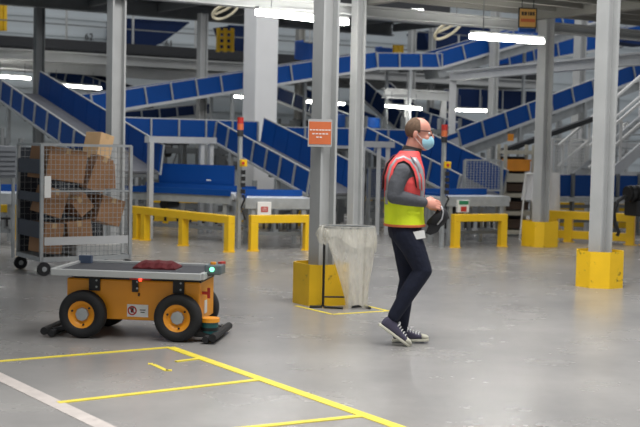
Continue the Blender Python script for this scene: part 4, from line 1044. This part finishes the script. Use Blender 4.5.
# face mask
rows = [(136.2, 424.5, 431.6, .045), (138.2, 422.5, 433.2, .06), (140.5, 421.4, 434.2, .067), (143.5, 421.6, 434.2, .067), (146.5, 422.4, 433, .062), (148.6, 423.2, 430.6, .054), (150, 424, 428, .042)]
m = MB(); V = []; n = 20
for th in (0, -.004):
    for py, xb, xf, hwid in rows:
        for i in range(n + 1):
            a = -math.pi / 2 + math.pi * i / n; f = max(0, math.cos(a)) ** .75
            q = pp(xb + (xf - xb) * f, py + (-1.2 * (1 - f) if py > 148 else 2.6 * (1 - f) if py < 138 else 0), (hwid + th) * math.sin(a)); V.append(q + Vector((th * f, 0, .0015 * math.sin(py * 2))))
K = len(rows) * (n + 1); Fs = []
for r in range(len(rows) - 1):
    for i in range(n): a = r * (n + 1) + i; Fs += [(a, a + 1, a + n + 2, a + n + 1), (K + a, K + a + n + 1, K + a + n + 2, K + a + 1)]
m.add(V, Fs); mk = child(m, 'face_mask', 'mask_blue', label='light blue surgical face mask')
for sg in (-1, 1):
    MB().tube([pp(422, 139.5, .062 * sg), pp(418.5, 136.5, .078 * sg), pp(414.5, 131.5, .084 * sg)], .0022, 6).build('ear_loop', 'white', mk)
    MB().tube([pp(422.5, 147.5, .058 * sg), pp(418, 142, .074 * sg), pp(414, 137.5, .084 * sg)], .0022, 6).build('ear_loop', 'white', mk)
# glasses
gs = child(MB().tube([pp(431.8, 132.6, -.01), pp(432.2, 132.2, 0), pp(431.8, 132.6, .01)], .003, 6), 'glasses', 'collar', label='dark framed glasses')
for sg in (-1, 1):
    MB().tube([pp(414.5, 130.6, .078 * sg), pp(421, 131, .08 * sg), pp(429, 131.3, .066 * sg)], .0035, 6).build('temple', 'collar', gs)
    MB().tube([pp(430.4 + 1.2 * (1 - abs(math.sin(t_ / 2))) , 133.2 - 2.6 * math.sin(t_), sg * (.037 + .03 * math.cos(t_))) for t_ in [2 * math.pi * i / 18 for i in range(18)]], .003, 6, True).build('lens_rim', 'collar', gs)
for sg in (-1, 1): child(MB().ball(pp(428.6, 133.4, .033 * sg), (.012, .014, .009)), 'eye', 'white')
# badge
c = pp(417.3, 233.3, -.165); u = Vector((.985, .12, .17)); v_ = Vector((-.17, .02, .985))
child(MB().hexa([c + u * a + v_ * b + Vector((0, t_, 0)) for t_ in (0, .004) for a, b in ((-.046, -.03), (.046, -.03), (.046, .03), (-.046, .03))]), 'badge', 'white', smooth=False, label='white card badge at the hip')
MB().tube([c + v_ * .03, c + v_ * .06 + Vector((-.02, .03, .02))], .004, 6).build('badge_clip', 'collar', P_)
# shoes
def shoe(heel, toe, dy, name='shoe'):
    h0, t0 = pp(*heel, dy), pp(*toe, dy); d = (t0 - h0).normalized(); L = (t0 - h0).length; up = Vector((0, -1, 0)).cross(d); up = up if up.z > 0 else -up; sd = Vector((0, 1, 0))
    def sec(f, wd, z0, z1, k=10, flat=.6):
        c = h0 + d * (L * f); out = []
        for i in range(k * 2):
            a = math.pi * i / k; ca, sa = math.cos(a), math.sin(a)
            out.append(c + sd * (wd * math.copysign(abs(ca) ** flat, ca)) + up * ((z0 + z1) / 2 + (z1 - z0) / 2 * math.copysign(abs(sa) ** flat, sa)))
        return out
    u_ = MB().loft([sec(.03, .022, .025, .07), sec(.07, .034, .022, .098), sec(.2, .037, .022, .105), sec(.36, .037, .022, .098), sec(.5, .042, .022, .083), sec(.65, .046, .022, .064), sec(.8, .046, .022, .052), sec(.93, .036, .022, .045), sec(.985, .02, .022, .036)])
    s = child(u_, name, 'canvas', .005, 4, label='grey purple canvas sneaker with white laces')
    so = MB().loft([sec(.0, .018, .0, .02, flat=.4), sec(.04, .036, .0, .024, flat=.4), sec(.25, .04, .0, .024, flat=.4), sec(.5, .044, .0, .023, flat=.4), sec(.7, .051, .0, .023, flat=.4), sec(.85, .049, .0, .023, flat=.4), sec(.95, .038, .0, .023, flat=.4), sec(1.0, .02, .002, .024, flat=.4)])
    so.build('rubber_sole', 'sole', s, smooth=True)
    MB().loft([sec(.8, .048, .02, .056), sec(.86, .047, .02, .054), sec(.94, .039, .02, .048), sec(.995, .02, .02, .038)]).build('toe_cap', 'sole', s, smooth=True)
    for i in range(5):
        f = .42 + i * .075; z = .101 - (f - .36) * .105; c = h0 + d * (L * f) + up * z
        MB().tube([c - sd * .034 - up * .012, c - sd * .015 + up * .004, c + sd * .015 + up * .004 + d * .008, c + sd * .034 - up * .012], .0042, 6).build('lace', 'white', s)
    c = h0 + d * (L * .4) + up * .102
    for sg in (-1, 1): MB().tube([c, c + sd * .02 * sg + up * .014 + d * .005, c + sd * .045 * sg - up * .004 + d * .012, c + sd * .02 * sg - up * .004 + d * .015], .0036, 6).build('lace_bow', 'white', s)
shoe((377.5, 323.5), (408.5, 345.6), -.085); shoe((392.5, 343.2), (429.5, 342.8), .08)
# cap held in the hand
cc = pp(438, 219, -.05); ax = Vector((.62, -.35, -.7)).normalized(); a1 = ax.orthogonal().normalized(); a2 = ax.cross(a1)
cp = thing('cap', 'black cap with a grey strap held in the hand of the masked person', 'cap', cc)
rings = []
for j in range(9):
    t_ = j / 8; rr = math.cos(t_ * math.pi / 2 * .97); hh = math.sin(t_ * math.pi / 2)
    rings.append([cc + ax * (-.03 + .085 * hh) + (a1 * math.cos(b) * .1 + a2 * math.sin(b) * .088) * rr for b in [2 * math.pi * i / 28 for i in range(28)]])
o = sheet_rings(rings, MB()).build('crown', 'cap_black', cp, smooth=True); md = o.modifiers.new('t', 'SOLIDIFY'); md.thickness = .004
m = MB(); poly = [(437, 207), (431, 217), (424, 232), (429, 234), (436, 231), (441, 222), (443, 211)]
A = [pp(x, y, -.1 - .004 * i) for i, (x, y) in enumerate(poly)]; m.loft([A, [p + Vector((.004, .006, 0)) for p in A]]); m.build('peak', 'cap_black', cp)
MB().tube([pp(439.5, 205, -.14), pp(441.5, 211, -.145), pp(440, 218, -.145), pp(435.5, 223.5, -.14)], .006, 6).build('strap', 'reflect', cp, smooth=True)
